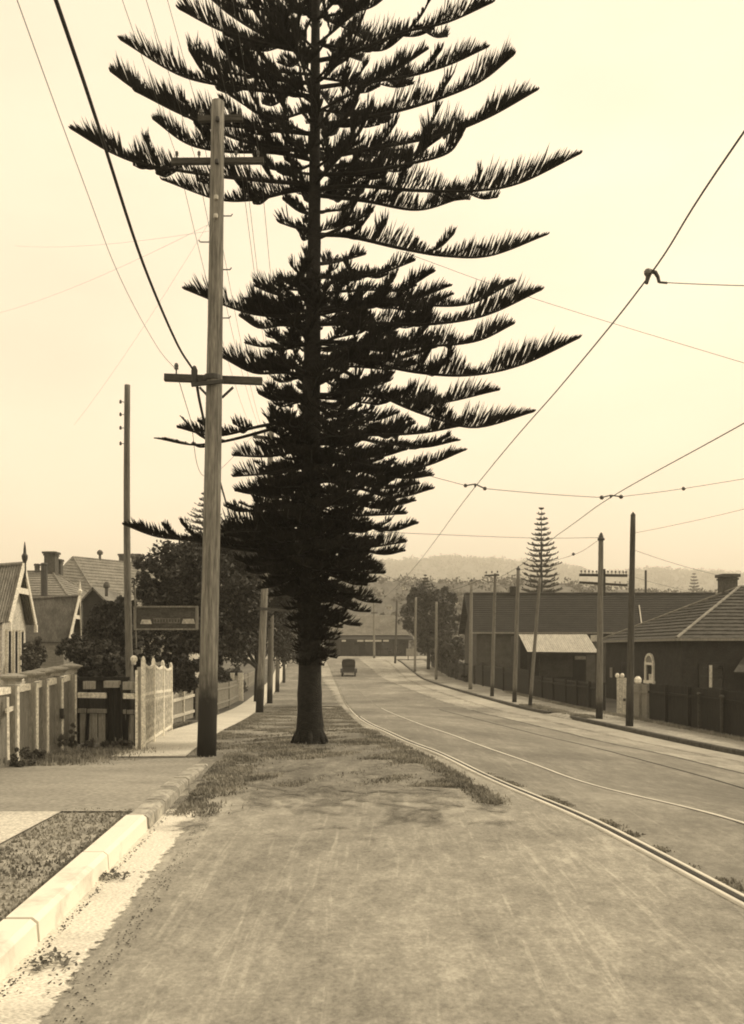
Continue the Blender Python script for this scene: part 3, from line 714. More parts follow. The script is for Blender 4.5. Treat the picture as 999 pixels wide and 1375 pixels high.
# the tall near pole
dn = 13.5
np_, ntop = pole('tall weathered near pole with three crossarms standing at the end of the old kerb', 277, 1017, 292.5, 137, dn, .150, .098, M['pole'], bend=.02)
fy = dn-.16
for py, l, r_, off in ((160, 266, 326, .06), (217, 230, 354, .06)):
    arm(np_, P(l, py, dn+.17), P(r_, py-1, dn+.17), .07, .085, pins=(.06, .3, .7, .94), ph=.11, pr=.026)
aL, aR = P(221, 507, dn+.22), P(352, 512, dn+.22)
lo = arm(np_, aL, aR, .09, .105, pins=(.12,), ph=.17)
MB().bar(P(257, 517, dn-.16), P(300, 512, dn-.16), .05, .05).build('bracket', M['metal'], np_)
MB().bar(P(268, 520, dn+.12), P(283, 536, dn+.12), .02, .035).build('brace', M['metal'], np_)
MB().bar(P(313, 520, dn+.12), P(298, 534, dn+.12), .02, .035).build('brace', M['metal'], np_)
MB().lathe((X(286, dn), dn, Z(507, dn)), [(.135, -.05), (.14, -.04), (.14, .02), (.135, .03)], 14).build('pole_band', M['metal'], np_)
MB().lathe(P(261, 503, dn-.1), [(.03, -.12), (.045, -.02), (.05, .06), (.035, .10), (.02, .13)], 8).build('insulator', M['metal'], np_)
for py, s_ in ((290, 1), (325, -1), (362, 1), (427, 1)):
    cx = np.interp(py, [137, 1017], [292.5, 277]); p = P(cx, py, dn)
    b = MB(); b.tube([p+Vector((s_*.09, 0, 0)), p+Vector((s_*.23, 0, .0)), p+Vector((s_*.25, 0, .03))], .009, 6); b.build('step_peg', M['metal'], np_)
for py in (160, 217, 265, 290):
    cx = np.interp(py, [137, 1017], [292.5, 277]); MB().lathe(P(cx, py, dn-.125), [(.03, -.03), (.034, 0), (.03, .03)], 8).build('bolt', M['porcw'] if py > 250 else M['metal'], np_)

# slim pole in the garden with the sign
dl = 19.0
lp, ltop = pole('slim bent timber pole rising behind the fence and carrying the signboard', 177, 1000, 171, 517, dl, .085, .060, M['polef'], bend=-.05)
for py in (540, 557, 575, 596):
    p = P(170, py, dl); b = MB(); b.tube([p+Vector((-.03, 0, 0)), p+Vector((-.12, 0, .01))], .008, 5).lathe(p+Vector((-.13, 0, -.03)), [(.01, 0), (.028, .01), (.024, .05), (.028, .055), (.01, .08)], 8)
    b.build('insulator', M['porcelain'], lp)
MB().tube([P(181, 788, dl-.06), P(183, 870, dl-.06)], .018, 6).build('conduit', M['polef'], lp)
MB().lathe((X(181, dl), dl-.09, Z(890, dl)), [(.02, -.05), (.05, -.03), (.05, .04), (.02, .06)], 8).build('bracket', M['porcw'], lp)
sg = thing('signboard', 'weathered horizontal signboard with two pale panels fixed to slim garden pole', 'sign', P(224, 830, dl))
x0, x1, zt_, zb_ = X(182, dl), X(267, dl), Z(815, dl), Z(845, dl)
sy = dl-.10
MB().box(((x0+x1)/2, sy, (zt_+zb_)/2), (x1-x0, .03, zt_-zb_-.02)).build('board', M['signb'], sg)
b = MB()
for a, c in (((x0, zt_), (x1, zt_)), ((x0, zb_), (x1, zb_)), ((x0+.02, zb_), (x0+.02, zt_)), ((x1-.02, zb_), (x1-.02, zt_))):
    b.bar((a[0], sy-.012, a[1]), (c[0], sy-.012, c[1]), .06, .035)
b.build('frame', M['greyb'], sg)
def plate(px0, px1, py0, py1, sl, m, nm):
    d = sy-.02; q = [P(px0, py1, d), P(px1, py1, d), P(px1-sl, py0, d), P(px0+sl, py0, d)]
    return MB().slab(q, -.008).build(nm, m, sg)
plate(188.5, 204, 832, 838, 2, M['offwhite'], 'pale_panel'); plate(244, 262, 831, 837.5, 2, M['offwhite'], 'pale_panel')
plate(206, 242, 830, 837, 0, M['signp'], 'letter_strip')
b = MB()       # illegible row of short worn strokes on the strip
for i in range(9): b.box((X(209+i*3.9, sy), sy-.032, Z(833.5, sy)), (.028, .006, .06))
b.build('worn_lettering', M['signb'], sg)

# poles further down the left side
fl, fltop = pole('grey pole at the footpath edge, first beyond the near pole, crossarm in the pine', 348, 963, 366, 545, 34.0, .15, .10, M['pole'])
aF = (P(340, 586, 34.2), P(392, 592, 34.2)); arm(fl, *aF, .1, .12, pins=(.05, .3, .7, .95))
b = MB().bar(P(345, 817, 33.8), P(392, 820, 33.8), .08, .10).build('bracket', M['metal'], fl)
fl2, _ = pole('second grey pole hard behind the first along the left footpath', 362, 940, 368, 620, 46, .15, .11, M['polef'])
fl3, _ = pole('third left side pole seen between grey poles and pine trunk', 372, 918, 378, 700, 62, .15, .11, M['polef'])
fl4, _ = pole('fourth left side pole, thin and dark beside the pine trunk', 381, 906, 384, 760, 80, .14, .11, M['poled'])

# right side poles
right = []
RP = [
 ('dark pole at the kerb edge before the white gate, tallest on its side', 845, 850, 692, 30.6, .135, .085, 'poled'),
 ('telegraph pole with two crowded crossarms beside the white gate', 804.5, 807, 719, 34.6, .14, .095, 'polef'),
 ('leaning slim pole in front of the pale awning', 711, 725, 776, 43.0, .095, .07, 'polef'),
 ('upright pole left of the leaning pole before the hall', 690.5, 696, 764, 47.5, .125, .09, 'polef'),
 ('dark footed pole with short bracket in front of the hall wall', 660.5, 665, 770, 54.0, .12, .085, 'polef'),
 ('pale pole standing before the gable end of the hall', 631.5, 633, 780, 64.0, .14, .10, 'polep'),
 ('bare pale pole in front of the bushy tree by far kerb', 585.5, 586, 808, 86.0, .14, .11, 'polep'),
 ('bare pole before the round street tree', 557, 558.5, 802, 100.0, .14, .11, 'polep'),
 ('dark far pole at the kerb corner left of the round tree', 530.5, 533, 806, 114.0, .14, .11, 'poled'),
 ('pale far pole standing right in front of the corner shop', 502.5, 502, 806, 124.0, .16, .13, 'polep')]
for lab, px, tpx, tpy, d, rb, rt, m in RP:
    t, top = pole(lab, px, 0, tpx, tpy, d, rb, rt, M[m], group='poles along the right kerb'); right.append((t, top))
# cap and fittings on the dark pole and telegraph pole
t, top = right[0]; MB().lathe(top, [(.087, -.02), (.085, .02), (.01, .12)], 12).build('pole_cap', M['poled'], t)
t, top = right[1]
MB().lathe(top+Vector((0, -.02, -.14)), [(.10, -.06), (.14, -.04), (.14, .02), (.10, .05), (.05, .22), (.02, .25)], 10).build('pole_cap', M['metal'], t)
MB().bar(P(811, 764, 34.75), P(811, 800, 34.75), .10, .10, up=(0, 1, 0)).build('arm_post', M['arm'], t)
a1 = arm(t, P(778, 772, 34.85), P(842, 773, 34.85), .09, .10, pins=[.04, .12, .2, .28, .36, .44, .6, .68, .76, .84, .92, .98], ph=.13, pr=.04)
a2 = arm(t, P(778, 782, 34.85), P(842, 786, 34.85), .09, .09, pins=[.75, .85], ph=.08, pr=.03)
t, top = right[4]
a3 = arm(t, P(651, 773, 53.9), P(670, 772, 53.9), .1, .1, pins=(.1, .5, .9), ph=.2, pr=.06)
for i in range(6): MB().tube([P(664, 800+i*8, 53.87), P(668, 800+i*8, 53.87)], .012, 5).build('step_peg', M['metal'], t)
for i in (5, 3): 
    t, top = right[i]; MB().lathe(top, [(.10, -.05), (.12, .0), (.05, .09), (.02, .16)], 8).build('pole_cap', M['metal'], t)
t, top = right[9]
arm(t, P(498, 823, 123.8), P(507, 823, 123.8), .12, .14, pins=(.1, .9), ph=.25, pr=.08)

# power and telephone wires of the left line
wire('thick black cable sweeping down to the near pole lower crossarm', [(-1.1, -12, 8.9), (-1.6, -4, 7.7), (-2.0, 2, 6.85), P(75, 0, 6.5), P(130, 163, 8.1), P(190, 348, 10.2), P(236, 458, 12.2), P(259, 496, 13.4)], .017, M['cable'], n=50)
wire('thin line dropping to the pin insulator on lower crossarm', [(-1.2, -12, 8.6), (-1.8, -5, 7.7), (-2.25, 2.5, 6.85), P(100, 212, 8.4), P(160, 370, 10.4), P(210, 464, 12.5), P(236, 496, 13.6)], .0035, M['wire'], n=50)
wire('black service cable leaving the near pole towards the fig tree', [P(262, 500, 13.4), P(270, 548, 14.6), P(288, 620, 18), P(310, 698, 26)], .022, M['cable'], n=30)
wire('thin line from the pin insulator to the far grey pole', [P(236, 497, 13.7), P(255, 560, 16.5), P(280, 640, 22), P(342, 583, 34)], .006, M['wire'], n=30)
k = 0
UP = [(268, 156, 'left end of the top crossarm'), (322, 156, 'right end of the top crossarm'), (238, 212, 'left end of the middle crossarm'), (262, 212, 'left inner pin of the middle crossarm'), (322, 212, 'right inner pin of the middle crossarm'), (349, 212, 'right end of the middle crossarm')]
for px, py, lab in UP:
    a = P(px, py, dn+.17); e = P(342+(px-238)*.42, 584, 34.2)
    wire('faint wire running down the street from '+lab, [a, e], .0042, M['wire'], sag=.55)
    s0 = a+Vector((1.2, -34, 1.0))
    wire('faint wire coming over the camera to '+lab, [s0, a], .0035, M['wire'], sag=.5)
for i, (px, py, lab) in enumerate([(100, 240, 'lowest faint wire fanning left from the near pole bolts'), (60, 150, 'middle faint wire fanning left from the near pole bolts'), (140, 120, 'highest faint wire fanning left from the near pole bolts')]):
    wire(lab, [P(289, 285+i*12, dn-.14), P(px-60*i, py+330-60*i, 20+3*i)], .0016, M['wire'], sag=.12)

# tramway overhead
w1 = [(3.1, -14, 5.7), (2.85, 0, 5.66), P(990, 190, 7.06), P(872, 370, 9.6), P(760, 510, 13.4), P(637, 655, 22.3), P(535, 785, 56), P(470, 842, 105)]
wire('tram trolley wire nearest the big pine, crossing the sky to upper corner', w1, .0095, M['wire'], n=70)
w2 = [(7.0, -10, 5.66), (6.75, 8, 5.6), P(996, 570, 16), P(820, 668, 23.8), P(752, 716, 31.6), P(655, 783, 56), P(520, 838, 105)]
wire('tram trolley wire over the track nearest the right kerb', w2, .0105, M['wire'], n=70)
def hanger(label, pts, r=.05, drop=None):
    c = Vector(pts[1]); t = thing('wire_hanger', label, 'wire hanger', c, 'tram wire hangers')
    for p in (pts[0], pts[2]): MB().ball(p, r).build('insulator', M['porcelain'], t)
    MB().tube([pts[0], pts[1], pts[2]], .018, 6).build('yoke', M['metal'], t)
    MB().tube([c, c+Vector((0, 0, -.08))], [.03, .02], 6).build('clamp', M['metal'], t)
hanger('small double insulator yoke on trolley wire beside the pine boughs', [P(625, 652, 22.3), P(638, 650, 22.3), P(651, 656, 22.3)])
hanger('double insulator yoke where two wires cross above the far pine', [P(808, 668, 23.6), P(820, 665, 23.6), P(834, 667, 23.6)], .06)
c = P(872, 368, 9.6)
t = thing('wire_hanger', 'hook shaped pull-off hanger high on the trolley wire', 'wire hanger', c, 'tram wire hangers')
MB().ball(P(870, 366, 9.6), .045).build('insulator', M['porcelain'], t)
MB().tube([P(868, 381, 9.6), P(870, 372, 9.6), P(874, 364, 9.6), P(880, 366, 9.6), P(883.5, 372, 9.6), P(885, 379, 9.6)], [.018, .026, .028, .024, .02, .018], 8).build('hook', M['metal'], t)
MB().tube([P(885, 379, 9.6), P(896, 380, 9.6)], .012, 6).build('link', M['metal'], t)
wire('short pull-off wire from the hook hanger out to the right', [P(885, 379, 9.6), P(1150, 384, 9.8)], .0045, M['wire'], sag=.02)
wire('span wire holding both trolley wires, running out from the pine', [P(470, 604, 22.3), P(560, 634, 22.3), P(625, 652, 22.3)], .007, M['wire'])
wire('span wire between the two trolley wire hangers', [P(651, 656, 22.3), P(808, 668, 23.6)], .008, M['wire'], sag=.02)
wire('span wire with a ball insulator running right from crossing hanger', [P(834, 667, 23.6), P(918, 656, 24), P(1090, 628, 25)], .0075, M['wire'])
tag(MB().ball(P(918, 656, 24), .055).build('ball_insulator', M['porcelain']), 'ball insulator threaded on the span wire at the right', 'insulator', 'loose insulators')
wire('long slanting wire crossing the right sky', [P(540, 338, 26), P(720, 402, 24), P(1100, 518, 20)], .006, M['wire'], n=20)
wire('low span wire passing behind far pine top', [P(500, 714, 40), P(700, 722, 40), P(807, 722, 34.6)], .010, M['wire'])
wire('thin guy wire from the dark pole up to the right edge', [P(850, 716, 30.6), P(1060, 668, 26)], .006, M['wire'], sag=.05)
wire('thin service wire from the dark pole down to the tiled house', [P(850, 738, 30.6), P(985, 776, 44)], .007, M['wire'], sag=.1)
wire('lower thin service wire from telegraph pole to tiled house eave', [P(842, 772, 34.8), P(960, 800, 44)], .006, M['wire'], sag=.08)
wire('far span wire from the hall pole towards the pine', [P(664, 772, 54), P(585, 795, 58), P(505, 768, 60)], .012, M['wire'], n=14)
wire('far span wire from the hall poles to the telegraph pole', [P(696, 766, 47.5), P(770, 745, 44), P(806, 724, 34.6)], .009, M['wire'], n=14)
tag(MB().ball(P(770, 744, 44), .08).build('ball_insulator', M['porcelain']), 'small ball insulator hanging right of the far pine', 'insulator', 'loose insulators')

# ------------------------------------------------------------------ left fences and gates
def boards(mb, a, c, z0a, z1a, z0b, z1b, n, th=.02, gap=.006, mi=0, jit=.0, point=0):
    a = Vector(a); c = Vector(c); L_ = (c-a).length; t = (c-a)/L_; w = L_/n; nr = Vector((-t.y, t.x, 0))*(th/2)
    for i in range(n):
        u0 = i*w+gap/2; u1 = (i+1)*w-gap/2; f0 = u0/L_; f1 = u1/L_; j = random.uniform(-jit, jit)
        p0, p1 = a+t*u0, a+t*u1
        lo0, lo1 = z0a+(z0b-z0a)*f0, z0a+(z0b-z0a)*f1; h0, h1 = z1a+(z1b-z1a)*f0+j, z1a+(z1b-z1a)*f1+j
        if point:
            pm = (p0+p1)/2
            prof = [(p0, lo0), (p1, lo1), (p1, h1-point), (pm, (h0+h1)/2), (p0, h0-point)]
        else: prof = [(p0, lo0), (p1, lo1), (p1, h1), (p0, h0)]
        k = len(prof); vs = [Vector((p.x, p.y, z))+nr for p, z in prof]+[Vector((p.x, p.y, z))-nr for p, z in prof]
        mb.add(vs, [tuple(range(k-1, -1, -1)), tuple(range(k, 2*k))]+[(q, (q+1) % k, k+(q+1) % k, k+q) for q in range(k)], mi)
def cap_post(mb, x, y, z0, h, w=.17, mi=0):
    mb.box((x, y, z0+(h-.14)/2), (w, w, h-.14), mi=mi)
    zz = z0+h
    mb.box((x, y, zz-.10), (w*1.06, w*1.06, .05), mi=mi)
    # flared capital then flat domed cap
    hw = w/2
    for (w0, w1, za, zb) in ((w, w*1.75, zz-.085, zz-.03), (w*1.95, w*2.0, zz-.03, zz-.005), (w*2.0, w*.5, zz-.005, zz+.03)):
        vs = [(x+sx*q/2, y+sy_*q/2, z) for q, z in ((w0, za), (w1, zb)) for sx, sy_ in ((-1, -1), (1, -1), (1, 1), (-1, 1))]
        mb.add(vs, [(3, 2, 1, 0), (4, 5, 6, 7), (0, 1, 5, 4), (1, 2, 6, 5), (2, 3, 7, 6), (3, 0, 4, 7)], mi)
cf = thing('capped_post_fence', 'grey boarded fence with flared white capped posts along the earth apron', 'fence', (-5.0, 13, 0))
pd = [(9.4, -5.02, 1.25), (10.4, -5.02, 1.25), (11.55, -5.01, 1.26), (12.38, -4.985, 1.27), (13.05, -4.97, 1.29), (13.62, -5.02, 1.31), (14.2, -5.0, 1.33), (14.9, -5.02, 1.36)]
for i, (y, x, h) in enumerate(pd):
    z0 = float(raise_(y)) if y < 13.3 else 0
    b = MB(); cap_post(b, x, y, z0-.05, h+.05-z0, .15); o = b.build('post', M['tanb'], cf)
    MB().box((x+.0775, y+.01, z0+h*.45-z0*.5), (.014, .075, h*.86-z0)).build('bright_edge_strip', M['white'], o)  # white strip paints the sunlit right side of a grey post
for i in range(len(pd)-1):
    (y0, x0_, h0), (y1, x1_, h1) = pd[i], pd[i+1]
    z0 = float(raise_(y0)); b = MB()
    boards(b, (x0_-.02, y0+.08, 0), (x1_-.02, y1-.08, 0), z0+.06, h0-.26, z0+.06, h1-.26, max(3, int((y1-y0)/.12)))
    b.build('panel', M['greyb'], cf)
    MB().bar((x0_-.01, y0+.08, h0-.20), (x1_-.01, y1-.08, h1-.20), .06, .095).build('top_rail', M['white'], cf)
    MB().bar((x0_+.0, y0+.08, z0+.09), (x1_+.0, y1-.08, z0+.09), .05, .08).build('bottom_rail', M['greyb'], cf)
b = MB().box((-4.90, 14.12, .62), (.05, .06, .15)).box((-4.885, 14.12, .56), (.03, .09, .06))
b.build('latch', M['metal'], cf)
MB().bar((-4.86, 11.95, .15), (-4.93, 12.1, .98), .03, .05).bar((-4.93, 12.05, .80), (-4.95, 12.3, .82), .03, .06).build('stake', M['white'], cf)

def gate(label, a, c, n, name='timber_gate'):
    a = Vector(a); c = Vector(c); t = thing(name, label, 'gate', (a+c)/2, 'pair of timber gates')
    b = MB(); boards(b, a, c, .06, .55, .06, .55, n, gap=.03); b.build('lower_boards', M['tanb'], t)
    off = Vector((0, -.025, 0))
    MB().bar(a+off+Vector((0, 0, .60)), c+off+Vector((0, 0, .60)), .05, .07).build('middle_rail', M['greyb'], t)
    MB().bar(a+off+Vector((0, 0, .86)), c+off+Vector((0, 0, .86)), .05, .09).build('top_rail', M['white'], t)
    b = MB()
    for p in (a, c): b.bar(p+Vector((0, 0, .04)), p+Vector((0, 0, .92)), .045, .045)
    m_ = a.lerp(c, .35); b.bar(m_+Vector((-.03, -.03, .04)), m_+Vector((.02, -.03, 1.0)), .035, .05)
    b.build('stile', M['darkb'], t)
    MB().box((m_.x+.02, m_.y-.03, 1.03), (.17, .14, .13)).build('block', M['tanb'], t)
gate('grey timber gate leaf beside the last capped post', (X(106, 15.0), 15.0, 0), (X(144, 14.85), 14.85, 0), 3)
gate('grey timber gate leaf beside white edged tall post', (X(167, 14.75), 14.75, 0), (X(182, 14.65), 14.65, 0), 2)
t = thing('gate_post', 'pair of dark gate posts between two grey timber gates', 'post', (X(154, 14.85), 14.85, 0))
for px in (150, 160): MB().box((X(px, 14.85), 14.85, .5), (.075, .09, 1.08)).build('post', M['darkb'], t)
MB().box((X(152, 14.85), 14.8, 1.05), (.24, .16, .11)).build('cap_block', M['tanb'], t)
t = thing('gate_post', 'tall tan gate post with white edge beside lattice fence', 'post', (X(186, 14.45), 14.45, 0))
MB().box((X(188.5, 14.45), 14.5, .66), (.10, .13, 1.36)).build('post', M['tanb'], t)
MB().box((X(183.2, 14.4), 14.42, .66), (.035, .06, 1.26)).build('bright_edge_strip', M['white'], t)
MB().ball((X(180, 14.6), 14.6, 1.47), .06).build('finial', M['white'], t)
t = thing('garden_fence', 'dark low board fence behind the timber gates', 'fence', (X(140, 17.5), 17.5, 0))
b = MB(); boards(b, (X(98, 17.5), 17.5, 0), (X(172, 17.5), 17.5, 0), -.1, 1.05, -.1, 1.05, 10, gap=.004); b.build('boards', M['darkb'], t)
MB().bar((X(98, 17.46), 17.46, 1.05), (X(174, 17.46), 17.46, 1.05), .06, .07).build('top_rail', M['darkb'], t)

# white lattice panels with dipped top rails
wf = thing('lattice_fence', 'tall white lattice fence with dipped top rails between four posts', 'fence', (-4.2, 17.5, 0))
wp = [(192.5, 1007, 14.45, 882), (206, 996, 15.9, 884), (218.5, 985, 17.6, 887), (229.5, 975.5, 19.6, 890)]
pp = [(X(px, d), d, Tz(X(px, d), d), Z(ty, d)) for px, by, d, ty in wp]
for x, y, z, zt in pp: 
    b = MB().bar((x, y, z-.1), (x, y, zt-.05), .06, .06, up=(0, 1, 0)); b.lathe((x, y, zt-.05), [(.03, 0), (.03, .03), (.01, .06)], 8); b.build('post', M['white'], wf)
for i in range(3):
    (x0_, y0, z0, h0), (x1_, y1, z1, h1) = pp[i], pp[i+1]
    b = MB(); q = [Vector((x0_+(x1_-x0_)*u, y0+(y1-y0)*u, h0+(h1-h0)*u-.10-.06*math.sin(u*math.pi)-.02*u)) for u in np.linspace(0, 1, 9)]
    for j in range(8): b.bar(q[j], q[j+1], .035, .045)
    for fz in (.08, .52, .60):
        b.bar((x0_, y0, z0+fz*(h0-z0)), (x1_, y1, z1+fz*(h1-z1)), .03, .05)
    b.build('rail', M['white'], wf)
    b = MB(); nP = 12
    for j in range(nP):
        u = (j+.5)/nP; x = x0_+(x1_-x0_)*u; y = y0+(y1-y0)*u; zz = z0+(z1-z0)*u; ht = h0+(h1-h0)*u-.12-.06*math.sin(u*math.pi)
        b.bar((x, y, zz+.06), (x, y, ht), .05, .012, up=(1, 0, 0))
    for j in range(6):       # lattice in the lower half
        for s_ in (0, 1):
            u0, u1 = (j/6, (j+1)/6) if s_ else ((j+1)/6, j/6)
            for band in (0, 1):
                zA = z0+(.10+.21*band)*(h0-z0); zB = zA+.21*(h0-z0)
                b.bar((x0_+(x1_-x0_)*u0+.02, y0+(y1-y0)*u0, zA), (x0_+(x1_-x0_)*u1+.02, y0+(y1-y0)*u1, zB), .03, .01, up=(1, 0, 0))
    b.build('lattice', M['offwhite'], wf)
# picket fences further along
def picket(name, label, path, h0, h1, nper, m, rm, point=.05, posts=None, group=None, postm=None, th=.045, gap=.085, jit=.03):
    t = thing(name, label, 'fence', (path[0][0], path[0][1], Tz(path[0][0], path[0][1])), group)
    K = len(path)-1
    for i in range(K):
        (xa, ya), (xb, yb) = path[i], path[i+1]; L_ = math.hypot(xb-xa, yb-ya); za, zb = Tz(xa, ya), Tz(xb, yb)
        ha = h0+(h1-h0)*i/K; hb = h0+(h1-h0)*(i+1)/K
        b = MB(); boards(b, (xa, ya, 0), (xb, yb, 0), za+.08, za+ha, zb+.08, zb+hb, max(2, int(L_*nper)), th=th, gap=gap, jit=jit, point=point); b.build('pickets', m, t)
        for fz in (.3, .8): MB().bar((xa+.04, ya, za+fz*ha), (xb+.04, yb, zb+fz*hb), .05, .08).build('rail', rm, t)
        MB().box((xa+.03, ya, za+ha/2), (.10, .10, ha+.12)).build('post', postm or rm, t)
    return t
picket('picket_fence', 'low weathered picket fence with pale rail just left of the near pole', [(-4.88, 19.9), (-4.98, 22.0), (-5.2, 24.4), (-5.42, 27)], .72, .95, 5, M['tanb'], M['offwhite'], posts=1)
picket('picket_fence', 'long grey picket fence beyond the near pole along the footpath', [(-5.5, 28), (-5.75, 31), (-6.1, 35), (-6.6, 41), (-7.2, 48)], 1.05, 1.2, 6, M['tanb'], M['greyb'], posts=1)
t = thing('garden_gate', 'small white gate with two posts in the far picket fence', 'gate', (X(317, 50), 50, Tz(-7.6, 50)))
zg = Tz(-7.6, 50)
for px, w in ((312, .22), (323, .28)): MB().box((X(px, 50), 50, zg+.75), (w, .2, 1.6)).build('post', M['white'], t)
b = MB(); boards(b, (X(314, 50), 50, 0), (X(321, 50), 50, 0), zg+.1, zg+1.4, zg+.1, zg+1.4, 3); b.build('leaf', M['offwhite'], t)
picket('picket_fence', 'distant dark picket fence past the small white gate', [(-8.0, 52), (-9.2, 66), (-10.6, 84)], 1.2, 1.2, 3, M['greyb'], M['greyb'], posts=1)

# ------------------------------------------------------------------ houses, left
def gable_house(label, name, e_near, e_far, ridge_near, ridge_far, wallm, roofm, ground, ribs=24, amp=.02, finial=True, width=None, bargem=None):
    """e_near/e_far: eave ends on the visible slope; ridge_*: ridge ends (right end = gable that shows). Built as a full two-slope house."""
    e0, e1, r0, r1 = map(Vector, (e_near, e_far, ridge_near, ridge_far))
    t = thing(name, label, 'house', (e1.x, e1.y, ground))
    # other slope mirrored through the ridge's vertical plane
    ax = (r1-r0); ax.z = 0; ax.normalize(); nr = Vector((-ax.y, ax.x, 0))
    def mirror(p, q): 
        dd = (q-p).dot(nr); return p+nr*2*dd
    f0, f1 = mirror(e0, r0), mirror(e1, r1)
    b = MB(); b.corr(e0, e1, r1, r0, ribs, amp); b.corr(f1, f0, r0, r1, ribs, amp); b.build('roof', roofm, t)
    MB().tube([r0+Vector((0, 0, .03)), r1+Vector((0, 0, .03))], .06, 8).build('ridge_cap', roofm, t)
    ins = lambda p, o: p+(o-p)*.06
    w0, w1, v1, v0 = ins(e0, f0), ins(e1, f1), ins(f1, e1), ins(f0, e0)
    dx = ax*.25
    w0, v0, w1, v1 = w0+dx, v0+dx, w1-dx, v1-dx; zb = ground-.3
    b = MB(); ps = [w0, w1, v1, v0]; top = [Vector((p.x, p.y, p.z-.05)) for p in ps]; bot = [Vector((p.x, p.y, zb)) for p in ps]
    g0 = r0+dx-Vector((0, 0, .10)); g1 = r1-dx-Vector((0, 0, .10))
    vs = bot+top+[g0, g1]
    b.add(vs, [(0, 1, 5, 4), (2, 3, 7, 6), (1, 2, 6, 9, 5), (3, 0, 4, 8, 7), (3, 2, 1, 0)]); b.build('wall', wallm, t)
    bm = bargem or M['white']; b = MB()
    for (e, r) in ((e1, r1), (f1, r1)):
        o = ax*.03; b.bar(e+o, r+o, .05, .16)
        b.box(e+o+Vector((0, 0, -.12)), (.09, .09, .24))
    b.build('bargeboard', bm, t)
    b = MB(); m1 = e1.lerp(r1, .55); m2 = f1.lerp(r1, .55); b.bar(m1+ax*.02, m2+ax*.02, .04, .18); b.build('collar_tie', bm, t)
    if finial:
        b = MB(); b.lathe(r1+ax*.05+Vector((0, 0, -.45)), [(.04, 0), (.045, .5), (.09, .62), (.10, .72), (.05, .80), (.04, .95), (.012, 1.15)], 8); b.build('finial', finial, t)
    return t, (e1, f1, r1, ax, nr)
gA = Tz(-11, 28)
hA, (e1, f1, r1, ax, nr) = gable_house('nearest gabled house with ribbed iron roof and white bargeboards, cut by frame', 'gabled_house',
    P(-110, 838, 26.1), P(12, 836, 26.3), P(-90, 766, 27.38), P(31, 758, 27.6), M['stucco'], M['iron'], gA, ribs=34, amp=.03, finial=M['metal'])
mid = (e1+f1)/2
for i, f_ in enumerate((.24, .48, .72)):
    c = e1.lerp(f1, f_)-ax*.21; b = MB(); zc = Z(880, 26.5)
    R = Matrix.Rotation(math.atan2(ax.y, ax.x), 3, 'Z')
    w = b.box((c.x, c.y, zc), (.06, .26, 1.45), R).build('window', M['dark'], hA)
    f = MB(); 
    for dy in (-.16, .16): f.box(Vector((c.x, c.y, zc))+nr*dy, (.09, .05, 1.55), R)
    f.box((c.x, c.y, zc-.76), (.11, .40, .06), R); f.build('frame', M['white'], w)
gB = Tz(-14, 42)
hB, _ = gable_house('low cottage with rust stained iron roof and thin white gable trim', 'gabled_house',
    P(20, 862, 40.0), P(92, 862, 40.3), P(12, 806, 41.2), P(106, 801, 41.5), M['weatherb'], M['iron2'], gB, ribs=44, amp=.025, finial=M['white'])
def hip_house(name, label, x0, x1, y0, y1, ground, eave, ridge, rx0, rx1, wallm, roofm, ry=None, n=14, over=.35, cols=1, capm=None):
    t = thing(name, label, 'house', ((x0+x1)/2, y0, ground)); ry = ry or (y0+y1)/2
    b = MB(); zc = (ground-.3+eave)/2; b.box(((x0+x1)/2, (y0+y1)/2, zc), (x1-x0, y1-y0, eave-ground+.3)); b.build('wall', wallm, t)
    A, B, C_, D_ = [Vector((x, y, eave)) for x, y in ((x0-over, y0-over), (x1+over, y0-over), (x1+over, y1+over), (x0-over, y1+over))]
    R0, R1 = Vector((rx0, ry, ridge)), Vector((rx1, ry, ridge))
    b = MB(); b.courses(A, B, R1, R0, n, cols=cols); b.courses(B, C_, R1, R1, n, cols=cols); b.courses(C_, D_, R0, R1, n, cols=cols); b.courses(D_, A, R0, R0, n, cols=cols)
    b.slab([A, D_, C_, B], .02); b.build('roof', roofm, t)
    b = MB()
    for p, q in ((A, R0), (B, R1), (C_, R1), (D_, R0), (R0, R1)):
        if (p-q).length > .05: b.tube([p+Vector((0, 0, .05)), q+Vector((0, 0, .06))], .075, 7)
    b.build('ridge_capping', capm or roofm, t)
    g = MB()
    for p, q in ((A, B), (B, C_), (C_, D_), (D_, A)): g.bar(p+Vector((0, 0, -.03)), q+Vector((0, 0, -.03)), .12, .12)
    g.build('gutter', M['greyb'], t)
    return t
def chimney(parent, x, y, z0, z1, w, m, pots=0, potm=None, dw=None):
    b = MB(); b.box((x, y, (z0+z1)/2), (w, dw or w, z1-z0)).box((x, y, z1-.10), (w*1.3, (dw or w)*1.3, .16)).box((x, y, z1-.28), (w*1.14, (dw or w)*1.14, .1))
    o = b.build('chimney', m, parent)
    for i in range(pots):
        MB().lathe((x+(i-(pots-1)/2)*w*.5, y, z1-.02), [(.13, 0), (.11, .1), (.11, .45), (.15, .5), (.15, .56), (.1, .58)], 8).build('chimney_pot', potm or M['chim'], o)
    return o
